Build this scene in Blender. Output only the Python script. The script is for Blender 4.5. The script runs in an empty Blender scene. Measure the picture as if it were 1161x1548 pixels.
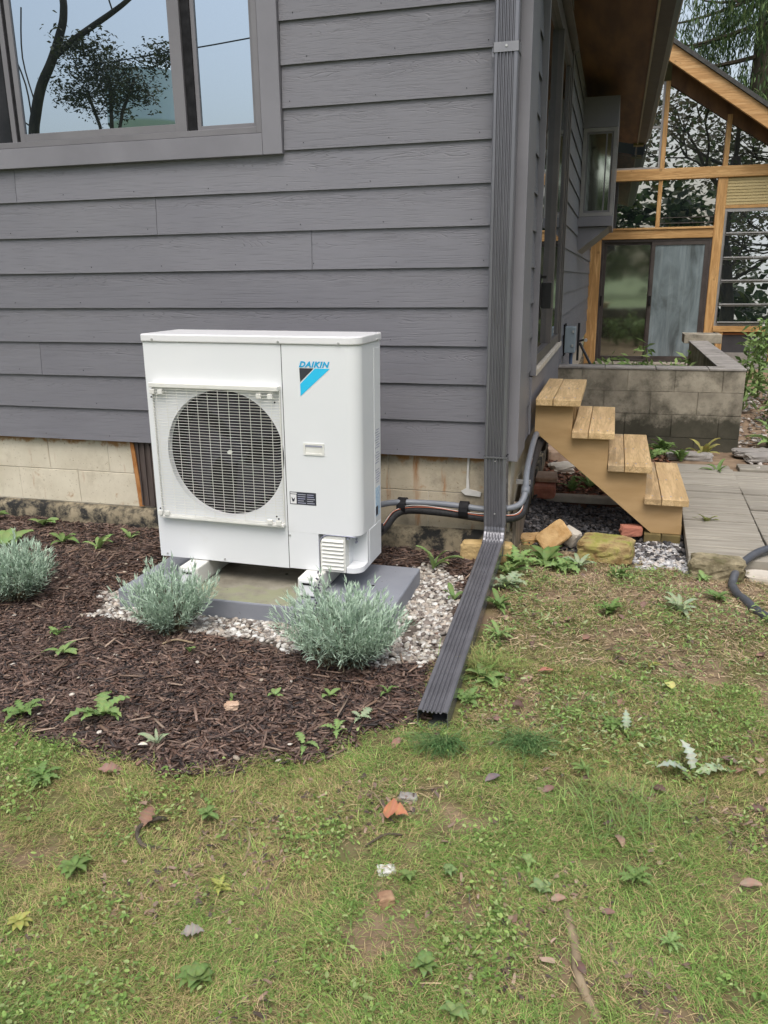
import bpy, math, random
import numpy as np
from mathutils import Vector, Matrix, Euler
R = math.radians
random.seed(7); rng = np.random.default_rng(7)
scene = bpy.context.scene
C = scene.collection

# ------------------------------------------------------------------ camera, sky, light, exposure
cam_d = bpy.data.cameras.new('camera'); cam = bpy.data.objects.new('camera', cam_d); C.objects.link(cam)
cam_d.sensor_fit = 'VERTICAL'; cam_d.sensor_height = 36.0; cam_d.sensor_width = 27.0
cam_d.lens = 1210.84 / 1548 * 36.0
cam_d.clip_start = 0.05; cam_d.clip_end = 2000
rt = Vector((0.96309729, 0.26892718, -0.01103514)); up = Vector((-0.0648545, 0.27166162, 0.96020511)); fw = Vector((-0.26122308, 0.92405527, -0.27907771))
m = Matrix.Identity(4)
for i in range(3):
    m[i][0] = rt[i]; m[i][1] = up[i]; m[i][2] = -fw[i]
m[0][3], m[1][3], m[2][3] = 0.41806585, -3.78725556, 0.84123898
cam.matrix_world = m
scene.camera = cam

SUN_EL, SUN_AZ = 62.0, 168.0     # azimuth clockwise from +Y
world = bpy.data.worlds.new('World'); scene.world = world; world.use_nodes = True
wn = world.node_tree; wn.nodes.clear()
sky = wn.nodes.new('ShaderNodeTexSky'); sky.sky_type = 'NISHITA'; sky.sun_disc = False
sky.sun_elevation = R(SUN_EL); sky.sun_rotation = R(SUN_AZ); sky.air_density = 1.3; sky.dust_density = 5.0; sky.ozone_density = 1.0
hs = wn.nodes.new('ShaderNodeHueSaturation'); hs.inputs['Saturation'].default_value = 0.62
bg = wn.nodes.new('ShaderNodeBackground'); bg.inputs['Strength'].default_value = 0.145
wo = wn.nodes.new('ShaderNodeOutputWorld')
wn.links.new(sky.outputs[0], hs.inputs['Color']); wn.links.new(hs.outputs[0], bg.inputs[0]); wn.links.new(bg.outputs[0], wo.inputs[0])
sd = bpy.data.lights.new('sun', 'SUN'); sun = bpy.data.objects.new('sun', sd); C.objects.link(sun)
sd.energy = 0.9; sd.angle = R(40); sd.color = (1.0, 0.98, 0.955)
az = R(SUN_AZ); el = R(SUN_EL)
sdir = Vector((math.sin(az) * math.cos(el), math.cos(az) * math.cos(el), math.sin(el)))
sun.rotation_euler = (-sdir).to_track_quat('-Z', 'Y').to_euler()
scene.view_settings.view_transform = 'Standard'; scene.view_settings.look = 'None'
scene.view_settings.exposure = 0.62; scene.view_settings.gamma = 1.0
scene.view_settings.use_curve_mapping = False
scene.cycles.max_bounces = 8; scene.cycles.transparent_max_bounces = 8

# ------------------------------------------------------------------ helpers: numbers
def vnoise(x, y, seed=0):
    x = np.asarray(x, float); y = np.asarray(y, float)
    xi = np.floor(x).astype(np.int64); yi = np.floor(y).astype(np.int64)
    fx = x - xi; fy = y - yi; fx = fx * fx * (3 - 2 * fx); fy = fy * fy * (3 - 2 * fy)
    def h(a, b):
        n = (a * 374761393 + b * 668265263 + seed * 1442695041) & 0x7fffffff
        n = ((n ^ (n >> 13)) * 1274126177) & 0x7fffffff
        return ((n ^ (n >> 16)) & 0xffff) / 65535.0
    return (h(xi, yi) * (1 - fx) + h(xi + 1, yi) * fx) * (1 - fy) + (h(xi, yi + 1) * (1 - fx) + h(xi + 1, yi + 1) * fx) * fy
def fbm(x, y, s, seed=0, o=4):
    t = 0; a = .5; n = 0
    for i in range(o):
        t = t + a * vnoise(np.asarray(x) * s * 2 ** i, np.asarray(y) * s * 2 ** i, seed + i * 17); n += a; a *= .5
    return t / n
def sstep(a, b, x): t = np.clip((np.asarray(x, float) - a) / (b - a), 0, 1); return t * t * (3 - 2 * t)

def gz(x, y):
    x = np.asarray(x, float); y = np.asarray(y, float)
    z = -0.5 - 0.045 * np.clip(-1.0 - y, 0, 8)
    side = sstep(-0.05, 0.25, x) * sstep(-0.5, 0.3, y)
    z = z - 0.045 * side - .035 * sstep(.30, .45, y) * sstep(-.02, .05, x) * sstep(.95, .86, x) * sstep(1.5, 1.3, y)
    bed = bedmask(x, y)
    z = z + (fbm(x, y, 1.7, 3) - .5) * .05 * (1 - .5 * bed) * sstep(9, 3, np.abs(y)) + (fbm(x, y, 9, 5, 3) - .5) * .022
    z = z + bed * .012
    pad = sstep(.26, .08, np.maximum(np.abs(x + .98) - .61, np.abs(y + .68) - .29))
    z = z * (1 - pad) + (-.528) * pad
    return z
BEDX = [-9, -3.5, -1.75, -1.37, -1.1, -.77, -.49, -.3, -.17, -.11, 9]
BEDY = [-2.0, -1.9, -1.93, -1.93, -1.97, -2.04, -1.9, -1.78, -1.68, -1.6, -1.6]
def bedmask(x, y):
    f = np.interp(x, BEDX, BEDY) + (fbm(x, y, 6, 11, 3) - .5) * .17
    m = sstep(-.03, .04, y - f)
    xr = np.interp(y, [-1.7, -.94, -.2, 0], [-.10, -.08, -.12, -.05]) + (fbm(x, y, 7, 12) - .5) * .08
    return m * sstep(.03, -.04, x - xr) * sstep(.2, .1, y)
GRX = [(-1.70, -.98), (-1.62, -1.12), (-1.40, -1.16), (-1.0, -1.20), (-.72, -1.23), (-.30, -1.26), (-.13, -1.20), (-.10, -.95), (-.15, -.7), (-.20, -.35), (-.30, -.22), (-.42, -.2), (-.5, -.36), (-1.55, -.36), (-1.68, -.8)]
def inpoly(x, y, P):
    x = np.asarray(x); y = np.asarray(y); c = np.zeros(x.shape, bool); n = len(P)
    for i in range(n):
        x1, y1 = P[i]; x2, y2 = P[i - 1]
        k = ((y1 > y) != (y2 > y)) & (x < (x2 - x1) * (y - y1) / (y2 - y1 + 1e-12) + x1)
        c ^= k
    return c

# ------------------------------------------------------------------ helpers: materials
def newmat(name):
    m = bpy.data.materials.new(name); m.use_nodes = True; nt = m.node_tree; nt.nodes.clear()
    return m, nt, nt.nodes, nt.links
def N(nt, typ, **kw):
    n = nt.nodes.new(typ)
    for k, v in kw.items():
        if k in ('ins',):
            for a, b in v.items(): n.inputs[a].default_value = b
        else: setattr(n, k, v)
    return n
def coords(nt, scale=(1, 1, 1), rnd=True):
    tc = N(nt, 'ShaderNodeTexCoord'); mp = N(nt, 'ShaderNodeMapping'); mp.inputs['Scale'].default_value = scale
    nt.links.new(tc.outputs['Object'], mp.inputs['Vector'])
    if rnd:
        oi = N(nt, 'ShaderNodeObjectInfo'); cx = N(nt, 'ShaderNodeMath', operation='MULTIPLY', ins={1: 37.0})
        nt.links.new(oi.outputs['Random'], cx.inputs[0]); nt.links.new(cx.outputs[0], mp.inputs['Location'])
    return mp.outputs[0]
def ramp(nt, src, stops):
    r = N(nt, 'ShaderNodeValToRGB'); e = r.color_ramp.elements
    while len(e) < len(stops): e.new(.5)
    for i, (p, c) in enumerate(stops):
        e[i].position = p; e[i].color = (*c, 1) if len(c) == 3 else c
    nt.links.new(src, r.inputs[0]); return r.outputs[0]
def mixc(nt, fac, a, b, mode='MIX'):
    n = N(nt, 'ShaderNodeMix', data_type='RGBA', blend_type=mode)
    for sock, v in ((0, fac), (6, a), (7, b)):
        if isinstance(v, (int, float)): n.inputs[sock].default_value = v
        elif isinstance(v, tuple): n.inputs[sock].default_value = (*v, 1)
        else: nt.links.new(v, n.inputs[sock])
    return n.outputs[2]
def noise(nt, vec, scale, detail=4, rough=.55, dist=0):
    n = N(nt, 'ShaderNodeTexNoise'); n.inputs['Scale'].default_value = scale; n.inputs['Detail'].default_value = detail
    n.inputs['Roughness'].default_value = rough; n.inputs['Distortion'].default_value = dist
    nt.links.new(vec, n.inputs['Vector']); return n.outputs['Fac']
def finish(m, nt, col, rough=.6, bump=None, bstr=.3, bdist=.01, metal=0, spec=.5, transl=0, extra=None):
    p = N(nt, 'ShaderNodeBsdfPrincipled'); o = N(nt, 'ShaderNodeOutputMaterial')
    if isinstance(col, tuple): p.inputs['Base Color'].default_value = (*col, 1)
    else: nt.links.new(col, p.inputs['Base Color'])
    if isinstance(rough, (int, float)): p.inputs['Roughness'].default_value = rough
    else: nt.links.new(rough, p.inputs['Roughness'])
    p.inputs['Metallic'].default_value = metal; p.inputs['Specular IOR Level'].default_value = spec
    if bump is not None:
        b = N(nt, 'ShaderNodeBump'); b.inputs['Strength'].default_value = bstr; b.inputs['Distance'].default_value = bdist
        nt.links.new(bump, b.inputs['Height']); nt.links.new(b.outputs[0], p.inputs['Normal'])
    out = p.outputs[0]
    if transl:
        t = N(nt, 'ShaderNodeBsdfTranslucent'); mx = N(nt, 'ShaderNodeMixShader'); mx.inputs[0].default_value = transl
        if isinstance(col, tuple): t.inputs[0].default_value = (*col, 1)
        else: nt.links.new(col, t.inputs[0])
        nt.links.new(out, mx.inputs[1]); nt.links.new(t.outputs[0], mx.inputs[2]); out = mx.outputs[0]
    nt.links.new(out, o.inputs[0]); return m
def rnd_tint(nt, col, amt=.15):
    oi = N(nt, 'ShaderNodeObjectInfo'); mr = N(nt, 'ShaderNodeMapRange', ins={3: 1 - amt, 4: 1 + amt})
    nt.links.new(oi.outputs['Random'], mr.inputs[0])
    v = N(nt, 'ShaderNodeVectorMath', operation='SCALE'); nt.links.new(col, v.inputs[0]); nt.links.new(mr.outputs[0], v.inputs['Scale'])
    return v.outputs[0]
def pm(name, c1, c2, scale=8, stretch=(1, 1, 1), rough=.6, bstr=.2, bscale=60, bdist=.004, metal=0, spec=.4, tint=.0, lo=.35, hi=.65, dirt=None, transl=0):
    m, nt, ns, ln = newmat(name); v = coords(nt, stretch)
    f = noise(nt, v, scale, 5); col = ramp(nt, f, [(lo, c1), (hi, c2)])
    if dirt:
        dc, ds, dlo, dhi = dirt
        col = mixc(nt, ramp(nt, noise(nt, v, ds, 6, .65), [(dlo, (0, 0, 0)), (dhi, (1, 1, 1))]), col, dc)
    if tint: col = rnd_tint(nt, col, tint)
    return finish(m, nt, col, rough, noise(nt, v, bscale, 4), bstr, bdist, metal, spec, transl)
def vcol(name, rough=.7, transl=0, spec=.3, mul=(1, 1, 1), bump=None):
    m, nt, ns, ln = newmat(name); a = N(nt, 'ShaderNodeAttribute', attribute_name='Col')
    col = mixc(nt, 1.0, a.outputs['Color'], mul, 'MULTIPLY')
    b = None
    if bump: b = noise(nt, coords(nt, rnd=False), bump, 3)
    return finish(m, nt, col, rough, b, .35, .004, 0, spec, transl)

M = {}
def siding_mat(name, c, boost=1.0):
    m, nt, ns, ln = newmat(name)
    tc = N(nt, 'ShaderNodeTexCoord'); oi = N(nt, 'ShaderNodeObjectInfo'); cx = N(nt, 'ShaderNodeMath', operation='MULTIPLY', ins={1: 53.0}); ln.new(oi.outputs['Random'], cx.inputs[0])
    def mp(sc):
        q = N(nt, 'ShaderNodeMapping'); q.inputs['Scale'].default_value = sc; ln.new(tc.outputs['Object'], q.inputs[0]); ln.new(cx.outputs[0], q.inputs['Location']); return q.outputs[0]
    def mth(op, a, b=None):
        n = N(nt, 'ShaderNodeMath', operation=op)
        for i, q in enumerate((a, b)):
            if q is None: continue
            if isinstance(q, (int, float)): n.inputs[i].default_value = q
            else: ln.new(q, n.inputs[i])
        return n.outputs[0]
    f = noise(nt, mp((.9, .9, 9.5)), 1.7, 2, .45, .25)
    rid = mth('PINGPONG', mth('MULTIPLY', f, 26.0), .5)
    grain = ramp(nt, rid, [(.0, (0, 0, 0)), (.13, (1, 1, 1)), (1, (1, 1, 1))])
    brk = ramp(nt, noise(nt, mp((2.2, 2.2, 20)), 2.0, 2), [(.40, (0, 0, 0)), (.52, (1, 1, 1))])
    sx = N(nt, 'ShaderNodeSeparateXYZ'); ln.new(tc.outputs['Object'], sx.inputs[0])
    fr = mth('FRACT', mth('DIVIDE', mth('ADD', sx.outputs['Z'], 1.78), .178))
    top = ramp(nt, mth('ADD', fr, mth('MULTIPLY', noise(nt, mp((1.2, 1.2, 1)), 1.5, 2), .5)), [(.74, (0, 0, 0)), (.95, (1, 1, 1))])
    gk = mixc(nt, mixc(nt, 1.0, top, brk, 'MULTIPLY'), (1., 1., 1.), grain)
    fine = ramp(nt, noise(nt, mp((3, 3, 150)), 2.2, 3, .5), [(.36, (.55, .55, .55)), (.46, (1, 1, 1))])
    h = mixc(nt, 1.0, gk, fine, 'MULTIPLY')
    big = ramp(nt, noise(nt, coords(nt, (1, 1, 2)), 1.4, 4, .6), [(.3, (.92, .92, .93)), (.7, (1.05, 1.05, 1.04))])
    col = mixc(nt, h, tuple(x * .78 for x in c), c); col = mixc(nt, 1.0, col, big, 'MULTIPLY'); col = rnd_tint(nt, col, .05)
    low_brown = ramp(nt, mth('ADD', mth('MULTIPLY', sx.outputs['Z'], -2.2), noise(nt, coords(nt, rnd=False), 22, 5, .7)), [(.50, (0, 0, 0)), (.85, (.5, .5, .5))])  # blotchy blend to a darker brown towards the wall bottom
    col = mixc(nt, low_brown, col, (.15, .13, .125))
    return finish(m, nt, col, .48, h, .55 * boost, .0025, 0, .4)
M['siding'] = siding_mat('fibre_cement_siding', (.174, .173, .193))
M['trim'] = pm('painted_trim', (.175, .172, .19), (.205, .202, .222), 3, rough=.5, bstr=.08, bscale=120, spec=.4, tint=.03)
M['frame'] = pm('window_frame_vinyl', (.15, .145, .155), (.175, .17, .18), 5, rough=.38, bstr=.03, spec=.5)
M['darkframe'] = pm('dark_bronze_frame', (.07, .064, .064), (.095, .088, .087), 6, rough=.4, bstr=.05, spec=.5)
M['rubber'] = pm('black_rubber', (.012, .012, .013), (.022, .022, .024), 30, rough=.55, spec=.08, bstr=.2, bscale=200)
M['gutter'] = pm('painted_aluminium', (.17, .17, .187), (.215, .215, .235), 9, (1, 1, .3), rough=.27, metal=.5, bstr=.05, bscale=25, spec=.5, dirt=((.13, .125, .12), 14, .62, .8))
M['screen'] = pm('dark_insect_screen', (.018, .02, .023), (.035, .036, .04), 4, rough=.7, spec=.08)
def glass(name, refl=.42, tint=(.84, .92, 1.0), body=(.012, .016, .018), wob=.0, rough=.0, bs=3):
    m, nt, ns, ln = newmat(name)
    d = N(nt, 'ShaderNodeBsdfDiffuse'); d.inputs[0].default_value = (*body, 1)
    g = N(nt, 'ShaderNodeBsdfGlossy'); g.inputs['Roughness'].default_value = rough; g.inputs['Color'].default_value = (*tint, 1)
    lw = N(nt, 'ShaderNodeFresnel', ins={'IOR': 1.5}); mr = N(nt, 'ShaderNodeMapRange', ins={1: .04, 2: 1.0, 3: refl, 4: 1.0})
    ln.new(lw.outputs[0], mr.inputs[0])
    mx = N(nt, 'ShaderNodeMixShader'); ln.new(mr.outputs[0], mx.inputs[0]); ln.new(d.outputs[0], mx.inputs[1]); ln.new(g.outputs[0], mx.inputs[2])
    if wob:
        b = N(nt, 'ShaderNodeBump', ins={'Strength': wob, 'Distance': .02}); ln.new(noise(nt, coords(nt), bs, 2), b.inputs['Height']); ln.new(b.outputs[0], g.inputs['Normal'])
    o = N(nt, 'ShaderNodeOutputMaterial'); ln.new(mx.outputs[0], o.inputs[0]); return m
M['glass'] = glass('window_glass', .54, (.76, .88, 1.0), wob=.012, bs=1.2)
M['glass_dark'] = glass('old_window_glass', .50, (.95, .97, 1), wob=.02, bs=2)
M['glass_door'] = glass('door_glass', .50, (.9, 1, .93), (.03, .028, .022), wob=.03, rough=.05, bs=2)

def block_mat(name, c1, c2, stain, slo, shi, sscale=5, rust=0, tint=.08, zdark=None):
    m, nt, ns, ln = newmat(name); v = coords(nt, rnd=False)
    col = ramp(nt, noise(nt, v, 7, 6, .6), [(.3, c1), (.7, c2)])
    col = mixc(nt, ramp(nt, noise(nt, v, sscale, 7, .7), [(slo, (0, 0, 0)), (shi, (1, 1, 1))]), col, stain)
    if rust:
        tc = N(nt, 'ShaderNodeTexCoord'); mp = N(nt, 'ShaderNodeMapping'); mp.inputs['Scale'].default_value = (9, 9, 1.3); ln.new(tc.outputs['Object'], mp.inputs[0])
        f = ramp(nt, noise(nt, mp.outputs[0], 1.4, 5, .6), [(.60, (0, 0, 0)), (.70, (1, 1, 1))])
        f2 = ramp(nt, noise(nt, v, 2.2, 2), [(.45, (0, 0, 0)), (.6, (1, 1, 1))])
        col = mixc(nt, mixc(nt, 1.0, f, f2, 'MULTIPLY'), col, (.33, .13, .03))
    if rust:
        sx_ = N(nt, 'ShaderNodeSeparateXYZ'); tc2 = N(nt, 'ShaderNodeTexCoord'); ln.new(tc2.outputs['Object'], sx_.inputs[0])
        mr = N(nt, 'ShaderNodeMapRange', ins={1: -.05, 2: .0, 3: 0.0, 4: .32}); ln.new(sx_.outputs['Z'], mr.inputs[0])
        ad = N(nt, 'ShaderNodeMath', operation='ADD'); ln.new(mr.outputs[0], ad.inputs[0]); ln.new(noise(nt, v, 11, 5, .7), ad.inputs[1])
        col = mixc(nt, ramp(nt, ad.outputs[0], [(.62, (0, 0, 0)), (.76, (.9, .9, .9))]), col, (.34, .17, .06))
    if zdark:
        sx3 = N(nt, 'ShaderNodeSeparateXYZ'); tc3 = N(nt, 'ShaderNodeTexCoord'); ln.new(tc3.outputs['Object'], sx3.inputs[0])
        mr3 = N(nt, 'ShaderNodeMapRange', ins={1: zdark[0], 2: zdark[1], 3: 0.0, 4: .40}); ln.new(sx3.outputs['Z'], mr3.inputs[0])
        ad3 = N(nt, 'ShaderNodeMath', operation='ADD'); ln.new(mr3.outputs[0], ad3.inputs[0]); ln.new(noise(nt, v, 6, 6, .7), ad3.inputs[1])
        col = mixc(nt, ramp(nt, ad3.outputs[0], [(.56, (0, 0, 0)), (.78, (.88, .88, .88))]), col, (.035, .034, .024))
    pits = ramp(nt, noise(nt, v, 90, 2, .5), [(.24, (.6, .55, .5)), (.34, (1, 1, 1))])
    col = mixc(nt, 1.0, col, pits, 'MULTIPLY'); col = rnd_tint(nt, col, tint)
    return finish(m, nt, col, .85, noise(nt, v, 120, 5, .7), .35, .004, 0, .2)
M['block'] = block_mat('cream_block', (.54, .49, .38), (.66, .61, .49), (.36, .31, .22), .55, .80, 4, rust=1, tint=.04)
M['blockR'] = block_mat('tan_block', (.40, .35, .26), (.58, .51, .39), (.17, .15, .11), .48, .72, 3.5, rust=1)
M['mortar'] = block_mat('mortar', (.42, .38, .30), (.55, .50, .42), (.25, .2, .13), .6, .75)
M['footing'] = block_mat('mouldy_footing', (.19, .16, .11), (.33, .28, .19), (.025, .025, .024), .42, .56, 9)
M['mossblock'] = block_mat('weathered_block', (.20, .178, .14), (.37, .335, .265), (.05, .046, .034), .46, .70, 3.2, tint=.22, zdark=(-.20, -.38))
M['cap'] = block_mat('cap_stone', (.22, .205, .19), (.33, .31, .285), (.10, .095, .08), .55, .7, 6)
M['pad'] = pm('cast_pad', (.20, .215, .245), (.25, .265, .30), 4, rough=.55, bstr=.1, bscale=90, dirt=((.12, .11, .09), 9, .66, .8))
M['stain'] = pm('algae_stain', (.22, .205, .165), (.33, .31, .25), 10, rough=.7, bstr=.1, dirt=((.23, .27, .11), 6, .5, .62))
M['white'] = pm('white_enamel', (.70, .72, .735), (.735, .75, .765), 2, rough=.36, bstr=.015, bscale=30, spec=.5, dirt=((.62, .61, .55), 3, .66, .9))
M['whitelid'] = pm('lid_enamel', (.70, .70, .71), (.76, .76, .77), 3, (1, 3, 1), rough=.28, bstr=.03, bscale=12, spec=.6)
M['plastic'] = pm('white_plastic', (.66, .66, .62), (.72, .72, .68), 8, rough=.45, bstr=.03, dirt=((.5, .48, .40), 9, .6, .85))
M['coil'] = pm('dark_coil', (.008, .008, .01), (.02, .02, .022), 30, (1, 1, 4), rough=.5, spec=.08)
M['strapm'] = pm('strap_metal', (.24, .24, .26), (.28, .28, .30), 9, rough=.4, metal=.3, bstr=.05)
M['fan'] = pm('fan_blade', (.012, .011, .017), (.02, .018, .03), 4, rough=.42, spec=.25)
M['gap'] = pm('gap_black', (.01, .01, .01), (.02, .02, .02), 4, rough=.8, spec=.08)
M['cyan'] = pm('cyan_print', (.03, .50, .80), (.03, .52, .82), 4, rough=.35, bstr=0)
M['navy'] = pm('blue_print', (.01, .36, .66), (.01, .38, .68), 4, rough=.35, bstr=0)
M['ink'] = pm('dark_ink', (.03, .032, .045), (.04, .042, .055), 4, rough=.4, bstr=0)
M['greyink'] = pm('grey_ink', (.33, .34, .50), (.38, .39, .41), 4, rough=.5, bstr=0)
M['sticker'] = pm('blue_sticker', (.28, .47, .68), (.62, .75, .85), 60, rough=.4, bstr=0)
M['galv'] = pm('galvanised', (.42, .43, .42), (.55, .55, .54), 20, rough=.45, metal=.6, bstr=.05)
def wood(name, c1, c2, ax='Y', rough=.6, dirt=None, tint=.12, gs=1.0):
    m, nt, ns, ln = newmat(name); st = {'X': (1.2, 16, 16), 'Y': (16, 1.2, 16), 'Z': (16, 16, 1.2)}[ax]
    v = coords(nt, st)
    f = noise(nt, v, 1.6 * gs, 6, .62, 1.2); col = ramp(nt, f, [(.34, tuple(x * .86 for x in c1)), (.46, c1), (.62, c2)])
    st2 = tuple(s * 3.2 for s in st); f2 = noise(nt, coords(nt, st2), 2.5 * gs, 4)
    col = mixc(nt, ramp(nt, f2, [(.38, (.6, .6, .6)), (.5, (0, 0, 0))]), col, tuple(x * .72 for x in c1))
    kn = N(nt, 'ShaderNodeTexVoronoi'); kn.inputs['Scale'].default_value = 3.0; ln.new(coords(nt), kn.inputs['Vector'])
    k = ramp(nt, kn.outputs['Distance'], [(.05, (1, 1, 1)), (.09, (0, 0, 0))]); col = mixc(nt, mixc(nt, 1., k, (.6, .6, .6), 'MULTIPLY'), col, tuple(x * .45 for x in c1))
    if dirt: col = mixc(nt, ramp(nt, noise(nt, coords(nt), 5, 5), [(.5, (0, 0, 0)), (.75, (.7, .7, .7))]), col, dirt)
    st3 = tuple(3.0 if q > 2 else .5 for q in st); ck = ramp(nt, noise(nt, coords(nt, st3), 3.0, 2, .4), [(.496, (0, 0, 0)), (.50, (1, 1, 1)), (.504, (0, 0, 0))])
    ck = mixc(nt, 1.0, ck, ramp(nt, noise(nt, coords(nt), 4, 2), [(.5, (0, 0, 0)), (.6, (.75, .75, .75))]), 'MULTIPLY'); col = mixc(nt, ck, col, tuple(x * .3 for x in c1))
    col = rnd_tint(nt, col, tint)
    return finish(m, nt, col, rough, f2, .2, .002, 0, .35)
M['tread'] = wood('new_lumber', (.52, .36, .18), (.66, .48, .26), 'Y', dirt=(.50, .34, .19))
M['treadgrey'] = wood('grey_lumber', (.36, .25, .13), (.52, .37, .20), 'Y', dirt=(.30, .26, .2))
M['stringer'] = pm('stringer_lumber', (.40, .26, .12), (.49, .33, .165), 3, (1, 1, 4), rough=.65, bstr=.12, bscale=50, dirt=((.28, .17, .08), 13, .70, .85))
M['sunwood'] = wood('cedar_post', (.44, .245, .09), (.62, .38, .16), 'Z', tint=.1, gs=.7)
M['sunbeam'] = wood('cedar_beam', (.44, .245, .09), (.62, .38, .16), 'X', tint=.1, gs=.7)
M['soffit'] = pm('stained_plywood', (.085, .04, .018), (.17, .085, .035), 2.5, (3, .5, 1), rough=.6, bstr=.1)
M['fascia'] = pm('fascia_metal', (.055, .05, .048), (.07, .066, .062), 8, rough=.5)
M['fasciaedge'] = pm('fascia_edge', (.22, .19, .14), (.27, .235, .175), 8, rough=.6)
M['olive'] = pm('lit_end_olive', (.10, .095, .03), (.16, .14, .045), 5, rough=.7)  # olive tone paints in the light that catches the fascia end
M['slab'] = pm('plank_slab', (.22, .20, .165), (.33, .305, .255), 5, (.6, 7, 1), rough=.8, bstr=.3, bscale=40, tint=.1, dirt=((.12, .11, .085), 4, .6, .8))
M['sandstone'] = pm('yellow_sandstone', (.42, .29, .12), (.56, .41, .20), 9, rough=.9, bstr=.8, bscale=45, bdist=.01, dirt=((.62, .5, .3), 25, .6, .75), tint=.12)
M['orange_stone'] = pm('orange_sandstone', (.42, .25, .10), (.58, .39, .19), 18, rough=.9, bstr=.7, bscale=55, bdist=.008, dirt=((.25, .12, .05), 30, .64, .7))
M['mossstone'] = pm('mossy_sandstone', (.20, .13, .05), (.50, .38, .19), 14, rough=.95, bstr=.9, bscale=28, bdist=.015, dirt=((.24, .24, .05), 7, .46, .6))
M['greystone'] = pm('grey_green_stone', (.11, .09, .05), (.36, .31, .20), 14, rough=.95, bstr=.9, bscale=28, bdist=.015, dirt=((.12, .13, .045), 5, .45, .65))
M['palestone'] = pm('pale_concrete', (.40, .36, .30), (.52, .48, .41), 9, rough=.85, bstr=.4, bscale=70, tint=.15)
M['brick'] = pm('red_brick', (.30, .10, .065), (.42, .18, .12), 12, rough=.85, bstr=.4, bscale=70, tint=.2)
M['bittan'] = pm('tan_brick_bit', (.26, .15, .09), (.38, .25, .15), 30, rough=.9, bstr=.5, tint=.1)
M['brickpale'] = pm('pale_brick', (.42, .27, .18), (.58, .43, .32), 12, rough=.85, bstr=.4, bscale=70, tint=.1)
M['conduit'] = pm('grey_conduit', (.15, .165, .19), (.19, .205, .23), 12, rough=.42, spec=.5, bstr=.05)
M['foam'] = pm('black_foam', (.014, .014, .015), (.03, .03, .032), 50, rough=.6, bstr=.5, bscale=140, bdist=.003)
M['redwire'] = pm('red_wire', (.45, .11, .05), (.5, .14, .07), 9, rough=.4)
M['hose'] = pm('grey_hose', (.06, .066, .078), (.085, .09, .102), 10, rough=.5, dirt=((.16, .15, .14), 20, .6, .8))
M['wetwood'] = wood('weathered_board', (.15, .125, .10), (.30, .26, .21), 'Z', tint=.1)
M['mossbeam'] = pm('wet_block_wood', (.10, .075, .03), (.17, .13, .05), 9, rough=.8)
M['vent'] = pm('old_vent_metal', (.055, .042, .038), (.12, .095, .085), 3, (8, 8, 1), rough=.6, dirt=((.32, .13, .03), 6, .62, .75))
M['rust'] = pm('rust', (.32, .13, .035), (.45, .22, .08), 16, rough=.9)
M['caulk'] = pm('white_caulk', (.52, .51, .48), (.62, .61, .58), 16, rough=.6)
M['shade'] = pm('beige_shade', (.42, .33, .15), (.50, .40, .20), 3, (.3, 1, 6), rough=.6, spec=.6)
M['elec'] = pm('grey_enamel', (.21, .26, .29), (.25, .30, .33), 6, rough=.45)
M['blackbox'] = pm('black_box', (.012, .012, .013), (.02, .02, .022), 6, rough=.35)
M['bluetube'] = pm('blue_grey_conduit', (.09, .13, .2), (.11, .15, .23), 6, rough=.5)
M['roof'] = pm('shingle', (.045, .045, .042), (.075, .073, .07), 30, rough=.9, bstr=.4)
M['alu'] = pm('aluminium_sash', (.26, .255, .25), (.34, .33, .32), 6, rough=.4, metal=.3)
M['bronze'] = pm('bronze_sash', (.055, .045, .042), (.08, .068, .062), 6, rough=.4, metal=.2)
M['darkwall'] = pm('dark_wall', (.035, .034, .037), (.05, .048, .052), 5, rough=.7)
M['bark'] = pm('bark', (.055, .045, .034), (.12, .10, .075), 6, (1, 1, .3), rough=.9, bstr=.8, bscale=18, bdist=.03)
M['darkbark'] = pm('dark_bark', (.05, .04, .03), (.10, .08, .055), 6, (1, 1, .3), rough=.9, bstr=.6, bscale=18, bdist=.03)
M['teal'] = pm('tank_paint', (.80, .93, .95), (.84, .95, .96), 1, rough=.35, bstr=0)
M['tealgrey'] = pm('tank_letter', (.12, .2, .23), (.13, .21, .24), 1, rough=.5, bstr=0)
M['cable'] = pm('cable', (.03, .03, .03), (.04, .04, .04), 1, rough=.5)
M['leafv'] = vcol('leaf_tissue', .6, .28, .3)
M['grassv'] = vcol('grass_blade', .65, .25, .25)
M['lavv'] = vcol('lavender_leaf', .75, .15, .2)
M['deadv'] = vcol('dead_leaf', .7, .12, .3)
M['chipv'] = vcol('bark_chip', .6, 0, .45, bump=90)
M['stonev'] = vcol('gravel_stone', .75, 0, .3, bump=60)
M['groundv'] = vcol('soil', .95, 0, .15, bump=45)
M['condens'] = None
def condens():
    m, nt, ns, ln = newmat('fogged_glass')
    mp = coords(nt, (1.6, 1, .7)); f = noise(nt, mp, 1.7, 6, .62, .8)
    col = ramp(nt, f, [(.32, (.075, .09, .095)), (.5, (.15, .185, .20)), (.68, (.22, .27, .29))])
    drip = ramp(nt, noise(nt, coords(nt, (14, 14, .6)), 1.5, 4), [(.5, (0, 0, 0)), (.75, (.4, .4, .4))]); col = mixc(nt, drip, col, (.30, .36, .38))
    return finish(m, nt, col, .18, None, 0, 0, 0, .8)
M['condens'] = condens()

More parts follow.
